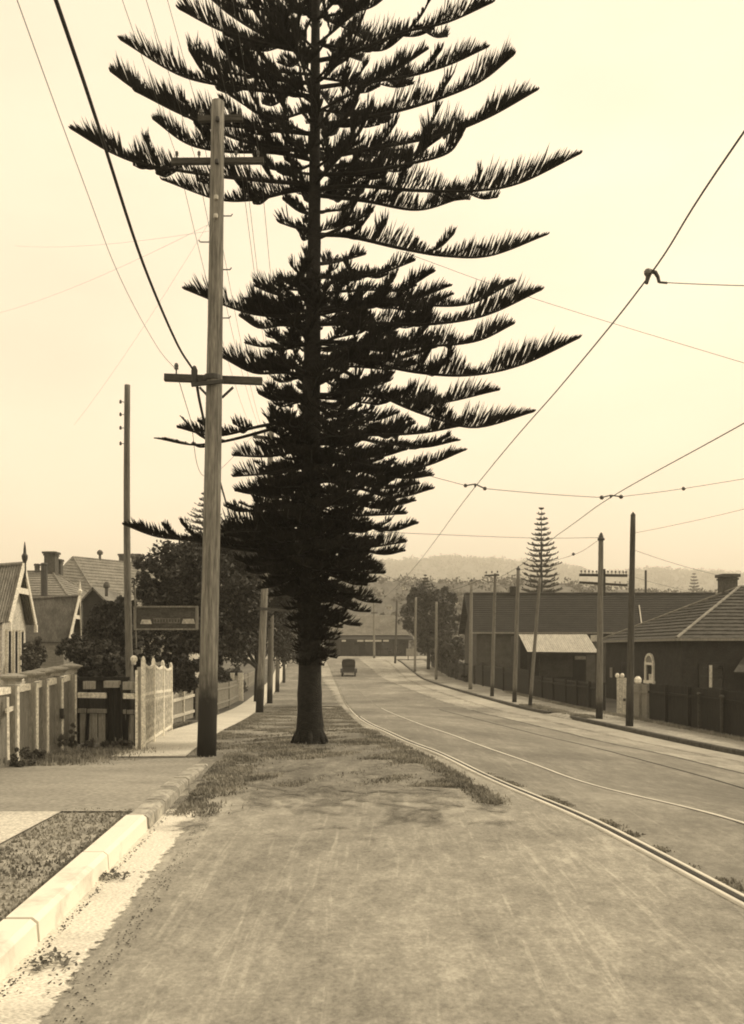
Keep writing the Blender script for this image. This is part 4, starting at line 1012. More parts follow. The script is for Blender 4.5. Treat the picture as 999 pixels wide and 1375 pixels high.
# big grey roofed house behind
dC = 78
tC = thing('large_house', 'large house with broad grey roof, ventilators and finial seen above the cottages', 'house', (X(130, dC), dC, Tz(-24, dC)))
A_ = P(66, 800, dC); B_ = P(98, 748, dC+3); C1 = P(190, 770, dC+10); D1 = P(205, 815, dC+6); 
zE = A_.z
b = MB()
R0 = P(98, 748, dC+4); R1 = Vector((R0.x+8.5, R0.y+9, R0.z-.2))
E0 = Vector((R0.x-2.6, R0.y-3.5, zE-.5)); E1 = Vector((R0.x+4.2, R0.y-4.4, zE-1.2)); E2 = Vector((R1.x+4, R1.y-3.2, zE-1.2)); E3 = Vector((R0.x-4, R0.y+4.5, zE-.5)); E4 = Vector((R1.x+1, R1.y+6, zE-.5))
b.courses(E0, E1, R0, R0, 16); b.courses(E1, E2, R1, R0, 16); b.courses(E3, E0, R0, R0, 16); b.courses(E4, E3, R0, R1, 16); b.courses(E2, E4, R1, R1, 16)
b.build('roof', M['slate'], tC)
b = MB(); zb = Tz(-24, dC)-.3; zt_ = zE-.9
ps = [E0+Vector((.4, .5, 0)), E1+Vector((0, .6, 0)), E2+Vector((-.5, .4, 0)), E4+Vector((-.6, -.6, 0)), E3+Vector((.6, -.4, 0))]
vs = [Vector((p.x, p.y, zb)) for p in ps]+[Vector((p.x, p.y, zt_)) for p in ps]
b.add(vs, [(i, (i+1) % 5, 5+(i+1) % 5, 5+i) for i in range(5)]+[(5, 6, 7, 8, 9)]); b.build('wall', M['brickm'], tC)
for u in (.22, .5, .78):
    p = R0.lerp(R1, u); MB().lathe((p.x, p.y, p.z-.1), [(.12, 0), (.12, .55), (.26, .6), (.30, .78), (.18, .95), (.05, 1.02)], 8).build('ventilator', M['chim'], tC)
b = MB().tube([E0, R0], .10, 6).tube([R0, R1], .1, 6).tube([E1, R0], .1, 6); b.build('ridge_capping', M['slate'], tC)
# terrace roofs left of it
tD = hip_house('terrace_house', 'far terrace with low grey roof and stepped chimneys above cottage', X(5, 66), X(86, 66), 66, 74, Tz(-24, 66), Z(800, 66), Z(768, 70), X(20, 70), X(70, 70), M['brickm'], M['slate'], n=10, cols=0)
chimney(tD, X(69, 70), 70, Z(775, 70), Z(741, 70), .85, M['chim']); chimney(tD, X(79, 71), 71, Z(775, 71), Z(751, 71), .5, M['chim'])
chimney(tD, X(50, 70), 70, Z(775, 70), Z(757, 70), .30, M['chim'])
MB().lathe((X(58, 65), 65.2, Z(800, 65)), [(.24, 0), (.24, 2.2), (.27, 2.25), (.27, 2.35), (.2, 2.4)], 10).build('flue', M['metal'], tD)
tE = hip_house('terrace_house', 'far roof with twin square chimneys showing past the slim pole', X(150, 88), X(200, 88), 88, 95, Tz(-24, 88), Z(795, 88), Z(764, 92), X(158, 92), X(195, 92), M['brickm'], M['slate'], n=10, cols=0)
chimney(tE, X(166, 91), 91, Z(775, 91), Z(744, 91), .75, M['chim']); chimney(tE, X(184, 91), 91, Z(775, 91), Z(744, 91), .75, M['chim'])
tG = thing('outbuilding', 'small dark gabled outbuilding roof below the large grey roof', 'shed', P(125, 860, 56))
d = 56; b = MB(); a0, a1, ap = P(108, 806, d), P(142, 806, d), P(124, 788, d); bk = Vector((0, 5, 0))
b.slab([a0, ap, ap+bk, a0+bk], .1).slab([ap, a1, a1+bk, ap+bk], .1); b.build('roof', M['iron2'], tG)
q = [P(110, 806, d), P(140, 806, d)]; zb = Tz(X(125, d), d)-.3
b = MB(); vs = [Vector((q[0].x, d+.2, zb)), Vector((q[1].x, d+.2, zb)), Vector((q[1].x, d+.2, q[1].z)), Vector((ap.x, d+.2, ap.z-.1)), Vector((q[0].x, d+.2, q[0].z))]
vs += [v+Vector((0, 4.6, 0)) for v in vs]; b.add(vs, [(0, 1, 2, 3, 4), (9, 8, 7, 6, 5), (0, 5, 6, 1), (1, 6, 7, 2), (0, 4, 9, 5)]); b.build('wall', M['brick'], tG)
MB().lathe(P(143, 790, d), [(.1, -.5), (.1, 0), (.2, .05), (.2, .2), (.1, .4)], 8).build('ventilator', M['chim'], tG)
# pale house seen through the fig
tP = hip_house('cottage', 'pale walled cottage glimpsed through foliage above the signboard', X(190, 60), X(250, 60), 60, 66, Tz(-14, 60), Z(806, 60), Z(795, 63), X(205, 63), X(235, 63), M['stucco'], M['slate'], n=6, cols=0)

# ------------------------------------------------------------------ right side buildings
def window(parent, x, y, z, w, h, m='white', arch=False, bar=True, facing=-1):
    o = MB().box((x, y+.03, z), (w, .04, h)).build('window', M['glass'], parent)
    b = MB(); ft = .09
    for s_ in (-1, 1): b.box((x+s_*(w/2), y-.02, z), (ft, .08, h+ft))
    b.box((x, y-.03, z-h/2), (w+ft*2, .12, ft))
    if arch:
        for i in range(8):
            a0, a1 = math.pi*i/8, math.pi*(i+1)/8
            b.bar((x+math.cos(a0)*w/2, y-.02, z+h/2+math.sin(a0)*w*.55), (x+math.cos(a1)*w/2, y-.02, z+h/2+math.sin(a1)*w*.55), ft*.9, .08, up=(0, 1, 0))
        MB().slab([(x+math.cos(math.pi*i/8)*w/2, y, z+h/2+math.sin(math.pi*i/8)*w*.55) for i in range(9)], .04).build('fanlight', M['glass'], o)
    b.box((x, y-.022, z+h/2), (w, .075, ft))
    if bar: b.box((x, y-.015, z), (w, .05, .06))
    b.build('frame', M[m], o)
    return o
# long dark hall with its gable to the road
dH = 77; xh0, xh1 = X(640, dH), X(990, dH); zeH, zrH = Z(849, dH), Z(798, dH+5); gz = Tz(9, dH)
tH = thing('hall', 'long dark roofed hall standing end-on to the road behind the poles', 'building', (xh0, dH, gz))
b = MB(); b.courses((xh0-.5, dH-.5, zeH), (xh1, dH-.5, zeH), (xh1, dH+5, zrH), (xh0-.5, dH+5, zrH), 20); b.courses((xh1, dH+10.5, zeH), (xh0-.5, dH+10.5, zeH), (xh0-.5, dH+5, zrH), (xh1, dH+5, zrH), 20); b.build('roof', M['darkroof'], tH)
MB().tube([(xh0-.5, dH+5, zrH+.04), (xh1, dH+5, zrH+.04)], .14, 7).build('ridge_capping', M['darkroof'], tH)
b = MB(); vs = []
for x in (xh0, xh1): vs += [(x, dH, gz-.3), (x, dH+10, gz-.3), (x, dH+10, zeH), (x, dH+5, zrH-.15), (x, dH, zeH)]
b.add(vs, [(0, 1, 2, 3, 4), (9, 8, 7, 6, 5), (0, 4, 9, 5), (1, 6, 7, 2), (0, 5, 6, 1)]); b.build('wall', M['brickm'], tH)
b = MB(); b.bar((xh0-.52, dH-.6, zeH-.05), (xh0-.52, dH+5, zrH), .08, .3).bar((xh0-.52, dH+10.6, zeH-.05), (xh0-.52, dH+5, zrH), .08, .3); b.build('bargeboard', M['darkb'], tH)
MB().bar((xh0-.5, dH-.55, zeH-.06), (xh1, dH-.55, zeH-.06), .12, .12).build('gutter', M['greyb'], tH)
MB().box((X(690, dH+5), dH+5, zrH+.3), (.7, .7, .8)).build('chimney', M['brick'], tH)
MB().box((X(867, dH+5), dH+5, zrH+.9), (.16, .16, 2.6)).build('flue', M['metal'], tH)
e_ = .06; MB().bar((X(861, dH), dH-.5+5.5*.03, zeH+(zrH-zeH)*.03+.12), (X(857, dH+3.4), dH-.5+5.5*.66, zeH+(zrH-zeH)*.66+.12), .09, .06).build('roof_pipe', M['offwhite'], tH)
MB().box((X(932, dH+2.4), dH+1.0, zeH+1.9), (.3, .3, .9)).build('vent', M['greyb'], tH)
# shop shed with the pale awning roof
dS = 58; gz = Tz(12, dS)
tS = thing('shed', 'low shed with pale sloping iron awning behind leaning pole', 'building', (X(750, dS), dS, gz))
b = MB(); b.corr((X(707, dS), dS-.3, Z(875, dS)), (X(802, dS), dS-.3, Z(876, dS)), (X(799, dS), dS+2.2, Z(851, dS)), (X(704, dS), dS+2.2, Z(851, dS)), 34, .012); b.build('awning', M['awning'], tS)
MB().box((X(752, dS), dS+4.2, (gz-.3+Z(852, dS))/2), (X(800, dS)-X(708, dS), 4.0, Z(852, dS)-gz+.2)).build('wall', M['brick'], tS)
MB().bar((X(706, dS), dS-.3, Z(877, dS)), (X(802, dS), dS-.3, Z(878, dS)), .06, .12).build('fascia', M['darkb'], tS)
for px in (709, 800): MB().box((X(px, dS), dS-.2, (gz+Z(878, dS))/2), (.1, .1, Z(878, dS)-gz)).build('post', M['darkb'], tS)
MB().box((X(752, dS), dS+1.3, Z(893, dS)), (2.2, .1, 1.6)).build('pale_panel', M['brickm'], tS)
b = MB().box((X(785, dS), dS+1.2, Z(883.5, dS)), (.72, .05, .22)); b.build('notice', M['offwhite'], tS)
MB().box((X(786, dS), dS+2.14, Z(902, dS)), (.9, .06, 1.9)).build('door', M['dark'], tS)
# tiled hip roof house
dT = 42; gz = Tz(14, dT)
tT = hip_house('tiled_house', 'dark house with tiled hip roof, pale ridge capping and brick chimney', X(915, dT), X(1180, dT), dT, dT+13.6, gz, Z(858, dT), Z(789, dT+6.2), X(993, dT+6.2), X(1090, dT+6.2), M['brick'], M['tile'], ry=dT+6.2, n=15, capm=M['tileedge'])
chimney(tT, X(977, dT+7.2), dT+7.2, Z(812, dT+7.2), Z(771, dT+7.2), .82, M['chim'], dw=.7)
sx = X(915, dT)        # side wall that faces the road
ds = lambda px: sx*F/(px-CX)
da = ds(873.5); w = MB().box((sx-.02, da, Z(903, da)), (.05, 1.25, .95)).build('arched_window', M['glass'], tT)
MB().slab([(sx-.02, da+.62*math.cos(math.pi*i/8), Z(903, da)+.48+.42*math.sin(math.pi*i/8)) for i in range(9)], .04).build('fanlight', M['greyb'], w)
b = MB(); za = Z(903, da)
for q in (-.64, .64): b.box((sx-.06, da+q, za), (.10, .16, 1.05))
b.box((sx-.07, da, za-.50), (.14, 1.6, .16)).box((sx-.062, da, za+.46), (.10, 1.12, .12))
for i in range(8):
    a0, a1 = math.pi*i/8, math.pi*(i+1)/8
    b.bar((sx-.06, da+math.cos(a0)*.64, za+.5+math.sin(a0)*.45), (sx-.06, da+math.cos(a1)*.64, za+.5+math.sin(a1)*.45), .12, .10, up=(1, 0, 0))
b.build('frame', M['white'], w)
MB().box((sx-.05, da-.15, za-.26), (.03, .5, .36)).build('curtain', M['offwhite'], w)
dd_ = ds(840); MB().box((sx-.02, dd_, Tz(sx, dd_)+1.2), (.08, 1.3, 2.1)).build('door', M['dark'], tT)
dd_ = ds(822); MB().box((sx-.05, dd_, Z(903, dd_)), (.06, .5, .6)).build('notice', M['greyb'], tT)
MB().box((sx-.55, ds(812), Z(857, ds(812))), (.4, 1.1, .40)).build('vent_box', M['offwhite'], tT)

w = window(tT, X(955, dT), dT-.03, Z(908, dT), 1.15, 1.2, 'darkb'); MB().box((X(953, dT), dT-.10, Z(908, dT)), (.14, .04, 1.05)).build('curtain', M['offwhite'], w)
MB().slab([(X(985, dT-1.6), dT-1.6, Z(902, dT-1.6)), (X(1100, dT-1.6), dT-1.6, Z(902, dT-1.6)), (X(1100, dT), dT-.03, Z(882, dT)), (X(998, dT), dT-.03, Z(882, dT))], .06).build('porch_roof', M['tile'], tT)
# right side fences
fx = lambda y: float(rk(y))+2.95
def rz(y): return Tz(fx(y), y)+.12
def pal(label, ys, h, n, m, name='paling_fence', point=0, jit=.02, gap=.008, group=None, h2=None):
    t = thing(name, label, 'fence', (fx(ys[0]), ys[0], rz(ys[0])), group)
    for i in range(len(ys)-1):
        ya, yb = ys[i], ys[i+1]; b = MB(); boards(b, (fx(ya), ya, 0), (fx(yb), yb, 0), rz(ya)+.03, rz(ya)+h, rz(yb)+.03, rz(yb)+h, max(2, int((yb-ya)*n)), gap=gap, jit=jit, point=point); b.build('palings', m, t)
        MB().bar((fx(ya)-.04, ya, rz(ya)+h*.78), (fx(yb)-.04, yb, rz(yb)+h*.78), .05, .08).build('rail', m, t)
        MB().box((fx(ya)-.05, ya, rz(ya)+h/2), (.12, .12, h+.06)).build('post', m, t)
    return t
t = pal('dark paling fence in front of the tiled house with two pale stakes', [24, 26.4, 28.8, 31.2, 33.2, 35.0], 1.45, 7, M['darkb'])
for px, py in ((953, 938), (978, 940)):
    d = 30.2 if px < 960 else 28.6; x = fx(d)-.15
    b = MB().box((x, d, rz(d)+.62), (.07, .07, 1.2)); b.lathe((x, d, rz(d)+1.2), [(.05, 0), (.09, .03), (.09, .07), (.03, .12)], 8); b.build('stake', M['brickm'], t)
picket_t = pal('light timber fence panel just right of the dark kerb pole', [35.0, 35.8, 36.6], 1.4, 7, M['greyb'], jit=.03)
t = thing('garden_gate', 'white boarded gate with knobbed top standing open beside telegraph pole', 'gate', (fx(39), 38.6, rz(38.6)))
ga, gb = Vector((X(828, 38.2), 38.2, 0)), Vector((X(846, 38.0), 38.0, 0)); zg = rz(38.2)-.12
b = MB(); boards(b, ga, gb, zg+.08, zg+1.75, zg+.05, zg+1.7, 5, gap=.008); b.build('boards', M['offwhite'], t)
b = MB()
for u in (.05, .42, .9):
    p = ga.lerp(gb, u); b.lathe((p.x, p.y, zg+1.72), [(.05, 0), (.09, .05), (.09, .12), (.04, .19)], 8)
b.build('knob', M['white'], t)
MB().box((X(838, 38.0)+.02, 38.02, zg+.78), (.10, .05, .12)).build('latch', M['metal'], t)
t = thing('gate_post', 'short white knobbed post showing right of the dark kerb pole', 'post', (X(856, 37.4), 37.4, zg))
MB().box((X(855, 37.4), 37.4, zg+.75), (.42, .14, 1.5)).build('post', M['greyb'], t)
MB().lathe((X(856.5, 37.4), 37.4, zg+1.5), [(.1, 0), (.15, .06), (.15, .2), (.06, .3)], 8).build('finial', M['white'], t)
pal('dark pointed picket fence between the white gate and the shed', [40, 42, 44, 46, 48.5, 51, 54], 1.3, 4.2, M['darkb'], 'picket_fence', point=.10, gap=.07)
pal('dark close boarded fence in front of the hall wall', [54.2, 58, 62, 66, 70, 74], 1.6, 4, M['darkb'])
pal('far dark fence along footpath below the round street tree', [74.2, 80, 86, 92, 98, 104, 108], 1.5, 3, M['darkb'])
t = thing('rubble_pile', 'low grassy earth mound in the gap between right kerbs', 'mound', (7.9, 37, Tz(7.9, 37)))
b = MB(); vs = []; nn = 14
for i in range(nn+1):
    for j in range(8):
        u, v = i/nn*2-1, j/7*2-1; y = 37+u*1.9; x = float(rk(y))+.35+v*.55
        vs.append((x, y, Tz(x, y)+.015+.17*max(0, 1-u*u)*max(0, 1-v*v)+random.uniform(0, .02)))
b.add(vs, [(i*8+j, i*8+j+1, i*8+j+9, i*8+j+8) for i in range(nn) for j in range(7)]); b.build('earth', M['lawn'], t)

# corner shop closing the street
dX = 131; gz = Tz(0, dX); x0_, x1_ = X(436, dX), X(549, dX); za = Z(857, dX)
tX = thing('corner_shop', 'low corner shop with dark verandah and broad roof closing the street', 'building', (X(495, dX), dX, gz))
MB().box(((x0_+x1_)/2, dX+4.5, (gz-.3+Z(850, dX))/2), (x1_-x0_, 6, Z(850, dX)-gz+.3)).build('wall', M['brick'], tX)
A, B, C_, D_ = [Vector(p) for p in ((x0_-.4, dX+1.0, Z(853, dX)), (x1_+.2, dX+1.0, Z(853, dX)), (x1_+.2, dX+8, Z(853, dX)), (x0_-.4, dX+8, Z(853, dX)))]
R0, R1 = Vector((x0_+3, dX+4.5, Z(826, dX+4))), Vector((x1_-2, dX+4.5, Z(826, dX+4)))
b = MB().courses(A, B, R1, R0, 14).courses(B, C_, R1, R1, 14).courses(C_, D_, R0, R1, 14).courses(D_, A, R0, R0, 14); b.build('roof', M['slate'], tX)
MB().slab([(x0_-.8, dX-1.4, za-.15), (x1_+.6, dX-1.4, za-.15), (x1_+.6, dX+1.45, za+.35), (x0_-.8, dX+1.45, za+.35)], .12).build('awning', M['darkroof'], tX)
for px in np.linspace(438, 547, 7): MB().box((X(px, dX), dX-1.3, (gz+za)/2-.1), (.13, .13, za-gz-.1)).build('verandah_post', M['darkb'], tX)
for px, w in ((484, .9), (501, 2.4), (518, .8), (462, .6)): MB().box((X(px, dX), dX-1.36, za-.38), (w, .05, .26)).build('fascia_sign', M['offwhite'], tX)
for px in (452, 475, 496, 520, 538): MB().box((X(px, dX), dX+1.42, gz+1.3), (1.6, .1, 1.9)).build('shop_window', M['glass'], tX)
MB().box((X(514, dX), dX-.6, gz+.5), (1.6, .3, .7)).build('bench', M['brickm'], tX)
chimney(tX, X(461, dX), dX+4.5, Z(835, dX), Z(818, dX), .8, M['chim'])

t = thing('hoarding', 'small pale hoarding at the street corner below round tree', 'sign', (X(551, 119), 119, Tz(5, 119)))
MB().box((X(553, 119), 119, Tz(5, 119)+1.1), (1.5, .08, 1.0)).build('board', M['tanb'], t)
for px in (548, 558): MB().box((X(px, 119.1), 119.1, Tz(5, 119)+.7), (.1, .1, 1.5)).build('post', M['darkb'], t)

# hillside houses
HH = [(474, 831, 210, 11, 'white fronted house on the slope above the corner shop'), (485, 822, 230, 8, 'small pale house high on slope above the shop'), (452, 838, 200, 9, 'grey roofed house on the slope beside the pine trunk'),
      (522, 812, 250, 9, 'lone grey house on the hillside left of the round tree'), (612, 806, 260, 8, 'dark roofed hillside house beside the pale track'), (541, 800, 290, 7, 'tiny pale house on the brow above the shop roof'),
      (640, 789, 320, 8, 'tiny roof on the brow above the hall gable'), (665, 786, 330, 7, 'pale dot of a house on the brow right of hall gable')]
for px, py, d, w, lab in HH:
    x = X(px, d); z = Tz(x, d); W = w/F*d; H = W*.42
    t = thing('hillside_house', lab, 'house', (x, d, z), 'houses on the hillside')
    MB().box((x, d+W*.4, z+H/2-.5), (W, W*.8, H+1)).build('wall', M['white'] if 'white' in lab or 'pale' in lab else M['stucco'], t)
    b = MB(); e = z+H; A, B, C_, D_ = Vector((x-W*.58, d-.3, e)), Vector((x+W*.58, d-.3, e)), Vector((x+W*.58, d+W*.85, e)), Vector((x-W*.58, d+W*.85, e)); R0, R1 = Vector((x-W*.25, d+W*.4, e+W*.28)), Vector((x+W*.25, d+W*.4, e+W*.28))
    b.courses(A, B, R1, R0, 4).courses(B, C_, R1, R1, 4).courses(C_, D_, R0, R1, 4).courses(D_, A, R0, R0, 4); b.build('roof', M['slate'], t)
    MB().box((x-W*.2, d-.06, z+H*.45), (W*.16, .1, H*.4)).box((x+W*.2, d-.06, z+H*.45), (W*.16, .1, H*.4)).build('window', M['dark'], t)

# hillside scrub: one far wood
def scrub(name, n_cl, xr, yr, leaf, rad, per, label):
    y = RNG.uniform(yr[0], yr[1], n_cl); px = RNG.uniform(xr[0], xr[1], n_cl); x = (px-CX)/F*y
    r = rad*RNG.uniform(.5, 1.3, n_cl); z = T(x, y)+r*.5
    k = np.repeat(np.arange(n_cl), per); N = len(k); v = RNG.normal(0, 1, (N, 3)); v /= np.linalg.norm(v, axis=1, keepdims=True)
    pos = np.stack([x[k], y[k], z[k]], 1)+v*r[k][:, None]*np.array([1, 1, .7])*RNG.random(N)[:, None]**.4
    a = RNG.normal(0, 1, (N, 3)); a /= np.linalg.norm(a, axis=1, keepdims=True); c = np.cross(a, RNG.normal(0, 1, (N, 3))); c /= np.linalg.norm(c, axis=1, keepdims=True)
    s = leaf*RNG.uniform(.6, 1.3, N)[:, None]
    V = np.stack([pos-a*s, pos+c*s*.6, pos+a*s, pos-c*s*.6], 1).reshape(-1, 3)
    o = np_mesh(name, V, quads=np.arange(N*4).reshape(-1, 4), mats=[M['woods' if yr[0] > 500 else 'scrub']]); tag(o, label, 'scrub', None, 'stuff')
scrub('hillside_scrub', 700, (300, 1050), (165, 380), .55, 2.2, 26, 'patchy dark scrub covering the near hillside')
scrub('ridge_woods', 2600, (200, 1150), (800, 2040), 2.4, 8, 22, 'hazy woods along the far ridge skyline')
scrub('hilltop_trees', 16, (590, 614), (1985, 2005), 3.2, 15, 60, 'small clump of trees on the highest point of ridge')

# ------------------------------------------------------------------ motor car going away
cz = Tz(-2.6, 94); cx, cy = X(468, 94), 94.0
t = thing('motor_car', 'old black motor car with canvas hood driving away down the road', 'car', (cx, cy, cz))
b = MB(); b.box((cx, cy+1.0, cz+.78), (1.30, 2.1, .62)); b.box((cx, cy+2.5, cz+.82), (.86, 1.1, .50), taper=(.85, 1)); b.box((cx, cy+.02, cz+.70), (1.22, .12, .40)); b.build('body', M['carb'], t)
hd = MB(); vs = []
for y, s_ in ((cy-.12, .97), (cy+.1, 1.0), (cy+1.75, .96)):
    for px, pz in ((-.70, 1.05), (-.72, 1.55), (-.62, 1.83), (0, 1.90), (.62, 1.83), (.72, 1.55), (.70, 1.05)): vs.append((cx+px*s_, y, cz+pz*(1 if s_ == 1 else .985)))
fs = [(i*7+j, i*7+j+1, i*7+j+8, i*7+j+7) for i in range(2) for j in range(6)]+[(6, 5, 4, 3, 2, 1, 0), tuple(range(14, 21))]
hd.add(vs, fs); ho = hd.build('hood', M['hood'], t)
MB().box((cx, cy-.14, cz+1.45), (.5, .03, .2)).build('rear_window', M['glass'], ho)
for sx in (-1, 1):
    for yy in (cy+.25, cy+2.75):
        w = MB(); w.tube([(cx+sx*.60, yy, cz+.38), (cx+sx*.74, yy, cz+.38)], .38, 18); wo = w.build('wheel', M['tyre'], t)
        MB().tube([(cx+sx*.745, yy, cz+.38), (cx+sx*.755, yy, cz+.38)], .26, 14).build('rim', M['greyb'], wo)
        f = MB(); q = [Vector((cx+sx*.72, yy+.50*math.cos(a), cz+.40+.46*math.sin(a))) for a in np.linspace(.1, math.pi-.1, 9)]
        for j in range(8): f.bar(q[j], q[j+1], .26, .03)
        f.build('mudguard', M['carb'], t)
    MB().box((cx+sx*.74, cy+1.5, cz+.42), (.28, 1.6, .04)).build('running_board', M['carb'], t)
MB().lathe((cx-.55, cy-.14, cz+.75), [(.05, -.05), (.06, 0), (.05, .05)], 8).build('tail_lamp', M['metal'], t)
MB().box((cx, cy-.10, cz+.40), (1.5, .06, .09)).build('bumper', M['metal'], t)

# ------------------------------------------------------------------ grass, litter
def grass(name, pts, hh, label):
    n = len(pts); az = RNG.uniform(0, 2*math.pi, n); h = hh*RNG.uniform(.4, 1.25, n); w = .006+.010*RNG.random(n)
    a = np.stack([np.cos(az), np.sin(az), np.zeros(n)], 1); ln = np.stack([-np.sin(az), np.cos(az), np.zeros(n)], 1)*(h*RNG.uniform(-.8, .8, n))[:, None]
    up = np.stack([np.zeros(n), np.zeros(n), h], 1)
    V = np.stack([pts-a*w[:, None], pts+a*w[:, None], pts+ln+up], 1).reshape(-1, 3)
    tag(np_mesh(name, V, tris=np.arange(n*3).reshape(-1, 3), mats=[M['grass']]), label, 'grass', None, 'stuff')
def clump(x, y, sc): return np.sin(x*sc*3.1+1.3*np.sin(y*sc*1.7))+np.sin(y*sc*2.3+x*sc*1.1+1.9)+.8*np.sin(x*sc*7.3-y*sc*5.1)
# lawn strip by the white kerb
N = 6500; y = RNG.uniform(2.2, 8.4, N); x = RNG.uniform(-2.85, -1.9, N); x = np.minimum(x, kerb_x(y)-.215-.03*RNG.random(N))
grass('grass', np.stack([x, y, T(x, y)+raise_(y)+.004], 1), .026, 'short grass strip between white kerb and concrete footpath')
# verge grass around the pine
N = 200000; y = 10.5+RNG.random(N)**1.4*32; u = RNG.random(N); xl = np.where(y < 13.2, kerb_x(y)+.05, fpr(y)+.02); xr = vr(y)+.05
x = xl+(xr-xl)*u
edge = np.minimum(u, 1-u); c_ = clump(x, y, 1.0)+.6*RNG.normal(0, 1, N)+.9*(edge < .10)-1.0*((y < 13)*(u > .12)*(u < .93))+1.2*(np.hypot(x-X(416, D0)-.1, y-D0+.1) < .75)
k = c_ > np.where(y < 12.6, .85, .40)
x, y = x[k], y[k]
grass('grass', np.stack([x, y, T(x, y)+.018], 1), .032, 'clumpy grass of the verge around the big pine')
# ragged grass edge of verge and rough kerb foot
N = 15000; y = RNG.uniform(9.3, 20, N); x = vr(y)+RNG.normal(0, .07, N); k = clump(x*.3, y, 1.6)+.5*RNG.normal(0, 1, N) > -.2; x, y = x[k], y[k]
grass('grass', np.stack([x, y, T(x, y)+.018], 1), .040, 'dark ragged grass edging along road side of verge')
N = 22000; y = RNG.uniform(8.6, 13.6, N); x = kerb_x(y)+.10+np.abs(RNG.normal(0, .22, N)); k = clump(x, y, 2.0)+RNG.normal(0, .6, N) > .1; x, y = x[k], y[k]
k = RNG.random(len(x)) < sstep(8.6, 11, y)*.7+.15; x, y = x[k], y[k]
grass('grass', np.stack([x, y, T(x, y)+.02], 1), .04, 'weedy grass at the foot of the old stone kerb')
N = 26000; y = RNG.uniform(12.2, 27, N); x = np.where(y < 14.5, -4.15+RNG.normal(0, .35, N)-.25*(14.5-y), fpl(y)-.15-np.abs(RNG.normal(0, .14, N))); k = x > -4.95
x, y = x[k], y[k]; grass('grass', np.stack([x, y, T(x, y)+.01+raise_(y)], 1), .075, 'long grass along the foot of left fences')
N = 4000; y = RNG.uniform(3, 12, N); x = xc1(y)-.7175+.14+np.abs(RNG.normal(0, .05, N)); k = clump(x*.2, y, 2.2)+.4*RNG.normal(0, 1, N) > .4; x, y = x[k], y[k]
grass('weeds', np.stack([x, y, T(x, y)+.018], 1), .022, 'dark weedy dirt along the inner side of double tram rail')
N = 16000; y = RNG.uniform(23, 60, N); x = rk(y)+2.85-np.abs(RNG.normal(0, .18, N)); grass('grass', np.stack([x, y, T(x, y)+.12], 1), .10, 'dark grass along the foot of right fences')
N = 14000; y = RNG.uniform(34.5, 46, N); x = rk(y)+.1+np.abs(RNG.normal(0, .5, N)); k = clump(x, y, .8) > -.3; x, y = x[k], y[k]; grass('grass', np.stack([x, y, T(x, y)+.12], 1), .09, 'tufted grass around the gap in the right kerb')

def litter(label, cx, cy, n, spread, size, zoff=.02):
    b = MB(); n = int(n*2.4); size *= .62
    for i in range(n):
        x = cx+random.gauss(0, spread); y = cy+random.gauss(0, spread*1.1); s = size*random.uniform(.5, 1.3); z = Tz(x, y)+zoff+random.uniform(.0, .05)*math.exp(-((x-cx)**2+(y-cy)**2)/(spread*spread))
        R = Euler((random.uniform(-.7, .7), random.uniform(-.7, .7), random.uniform(0, 6.3))).to_matrix()
        vs = [R @ Vector(v)*s for v in ((-1, 0, .15), (-.3, -.4, 0), (.5, -.35, .12), (1, 0, .3), (.4, .4, 0), (-.4, .35, .1), (0, 0, -.12))]
        b.add([v+Vector((x, y, z+.01)) for v in vs], [(0, 1, 6), (1, 2, 6), (2, 3, 6), (3, 4, 6), (4, 5, 6), (5, 0, 6)])
    tag(b.build('leaf_litter', M['litter']), label, 'leaf litter', None, 'stuff')
litter('heap of dry leaves in the gutter nearest the camera', -1.66, 4.62, 34, .06, .035)
litter('dry leaf scatter trailing towards the road in the near gutter', -1.52, 4.35, 14, .09, .026)
litter('heap of dry leaves against the white kerb further along gutter', -1.86, 6.35, 30, .055, .035)
litter('thin trail of leaves across the gutter beyond the heap', -1.66, 6.3, 12, .10, .022)
litter('scattered leaf bits on the worn verge dirt', -.6, 11, 40, 1.1, .022, .03)
litter('brown needle litter fallen round the foot of the big pine', X(416, D0)+.1, D0-.2, 70, .55, .03, .03)

def stones(label, n, xr, yr, size, m):
    y = yr[0]*(yr[1]/yr[0])**RNG.random(n); x = xr(y, RNG.random(n)); b = MB()
    for i in range(n):
        s_ = size*random.uniform(.4, 1.2); z = Tz(x[i], y[i])+.016
        vs = [(x[i]+math.cos(a)*s_*random.uniform(.6, 1.1), y[i]+math.sin(a)*s_*random.uniform(.6, 1.1), z) for a in np.arange(5)*1.2566]
        b.add(vs+[(x[i], y[i], z+s_*.7)], [(k, (k+1) % 5, 5) for k in range(5)])
    tag(b.build('gravel', m), label, 'gravel', None, 'stuff')
stones('pale grit and chips on the worn verge dirt', 900, lambda y, u: -2+u*(vr(y)+2), (9.5, 20), .010, M['stucco'])
stones('dark dirt crumbs gathered along the concrete gutter', 900, lambda y, u: np.where(u < .5, kerb_x(y)+.02+.1*u, -1.28-.057*y+.24*u), (3.2, 9.5), .008, M['brickm'])

# ------------------------------------------------------------------ air, sky, sun, camera
hz = bpy.data.materials.new('haze_air'); N, Lk = nt(hz); N.remove(N['Principled BSDF'])
pv = N.new('ShaderNodeVolumePrincipled'); pv.inputs['Color'].default_value = (1, .96, .86, 1); pv.inputs['Density'].default_value = .0007; pv.inputs['Anisotropy'].default_value = .0
Lk.new(pv.outputs[0], N['Material Output'].inputs['Volume'])
o = MB().box((0, 1090, 108), (3900, 2860, 236)).build('haze', hz); tag(o, 'thin pale haze in the air over the street and hills', 'haze', None, 'stuff')

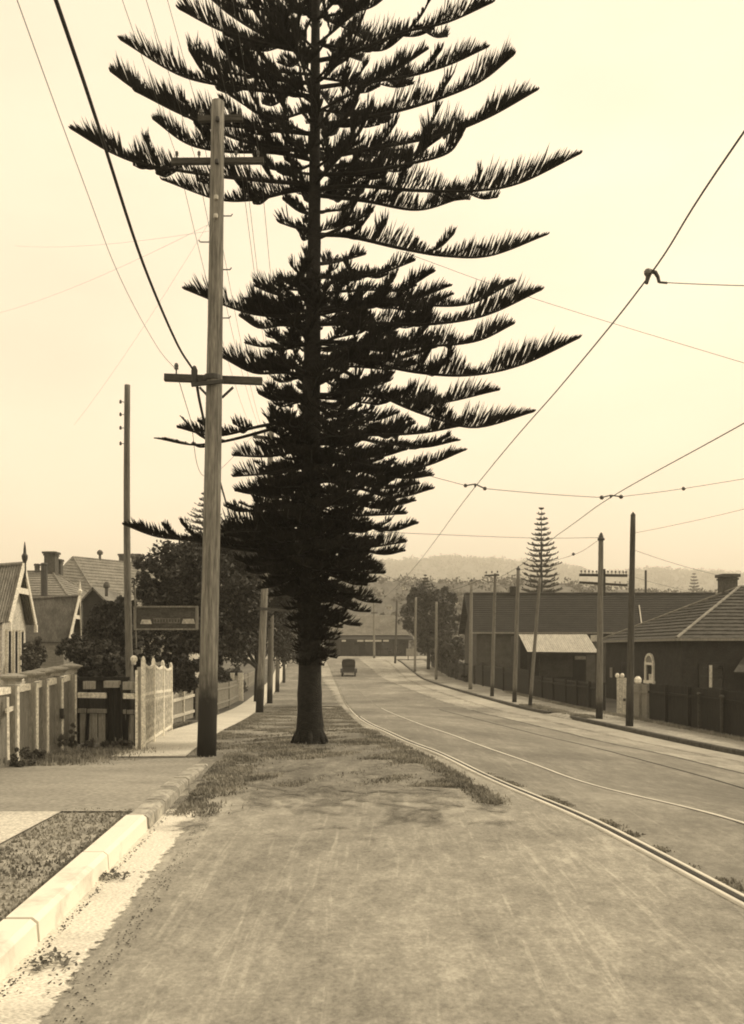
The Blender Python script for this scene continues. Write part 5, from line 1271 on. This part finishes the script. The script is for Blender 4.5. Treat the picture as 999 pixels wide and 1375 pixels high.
sun_to = Vector((.70, .22, .68)).normalized()
el = math.asin(sun_to.z); az = math.atan2(sun_to.x, sun_to.y)
W = bpy.data.worlds.new('World'); SC.world = W; W.use_nodes = True; N, Lk = W.node_tree.nodes, W.node_tree.links
bg = N['Background']; sk = N.new('ShaderNodeTexSky'); sk.sky_type = 'NISHITA'; sk.sun_disc = False; sk.sun_elevation = el; sk.sun_rotation = az
sk.air_density = 1.2; sk.dust_density = 4; sk.altitude = 0
bw = N.new('ShaderNodeRGBToBW'); Lk.new(sk.outputs[0], bw.inputs[0])
pw = N.new('ShaderNodeMath'); pw.operation = 'POWER'; pw.inputs[1].default_value = .22; Lk.new(bw.outputs[0], pw.inputs[0])
tc = N.new('ShaderNodeTexCoord'); mp = N.new('ShaderNodeMapping'); mp.inputs['Scale'].default_value = (1, 1, 2.6); Lk.new(tc.outputs['Generated'], mp.inputs['Vector'])
cn = N.new('ShaderNodeTexNoise'); cn.inputs['Scale'].default_value = 2.2; cn.inputs['Detail'].default_value = 6; Lk.new(mp.outputs[0], cn.inputs['Vector'])
cr = N.new('ShaderNodeMapRange'); cr.inputs['From Min'].default_value = .35; cr.inputs['From Max'].default_value = .65; cr.inputs['To Min'].default_value = .90; cr.inputs['To Max'].default_value = 1.05; Lk.new(cn.outputs['Fac'], cr.inputs['Value'])
mu = N.new('ShaderNodeMath'); mu.operation = 'MULTIPLY'; Lk.new(pw.outputs[0], mu.inputs[0]); Lk.new(cr.outputs[0], mu.inputs[1])
mv = N.new('ShaderNodeVectorMath'); mv.operation = 'SCALE'; mv.inputs[0].default_value = (1.0, .845, .62); Lk.new(mu.outputs[0], mv.inputs['Scale'])
sc_ = N.new('ShaderNodeVectorMath'); sc_.operation = 'SCALE'; sc_.inputs['Scale'].default_value = 8.5; Lk.new(mv.outputs[0], sc_.inputs[0])
Lk.new(sc_.outputs[0], bg.inputs['Color']); bg.inputs['Strength'].default_value = .12

sl = bpy.data.lights.new('sun', 'SUN'); sl.energy = 2.8; sl.angle = math.radians(9); sl.color = (1, .86, .64)
so = bpy.data.objects.new('sun', sl); COL.objects.link(so); so.rotation_euler = sun_to.to_track_quat('Z', 'Y').to_euler(); so.location = (30, 10, 60)

cam = bpy.data.cameras.new('camera'); co = bpy.data.objects.new('camera', cam); COL.objects.link(co); SC.camera = co
cam.sensor_fit = 'HORIZONTAL'; cam.sensor_width = 36; cam.lens = F/999*36; cam.shift_y = (HY-687.5)/999; cam.clip_end = 8000; cam.clip_start = .05
co.location = (0, 0, EYE); co.rotation_euler = (math.radians(90), 0, 0)
SC.view_settings.view_transform = 'Standard'; SC.view_settings.look = 'None'; SC.view_settings.exposure = 0; SC.view_settings.gamma = 1
SC.view_settings.use_curve_mapping = False
SC.cycles.filter_width = 1.9
SC.cycles.max_bounces = 6; SC.cycles.volume_bounces = 1
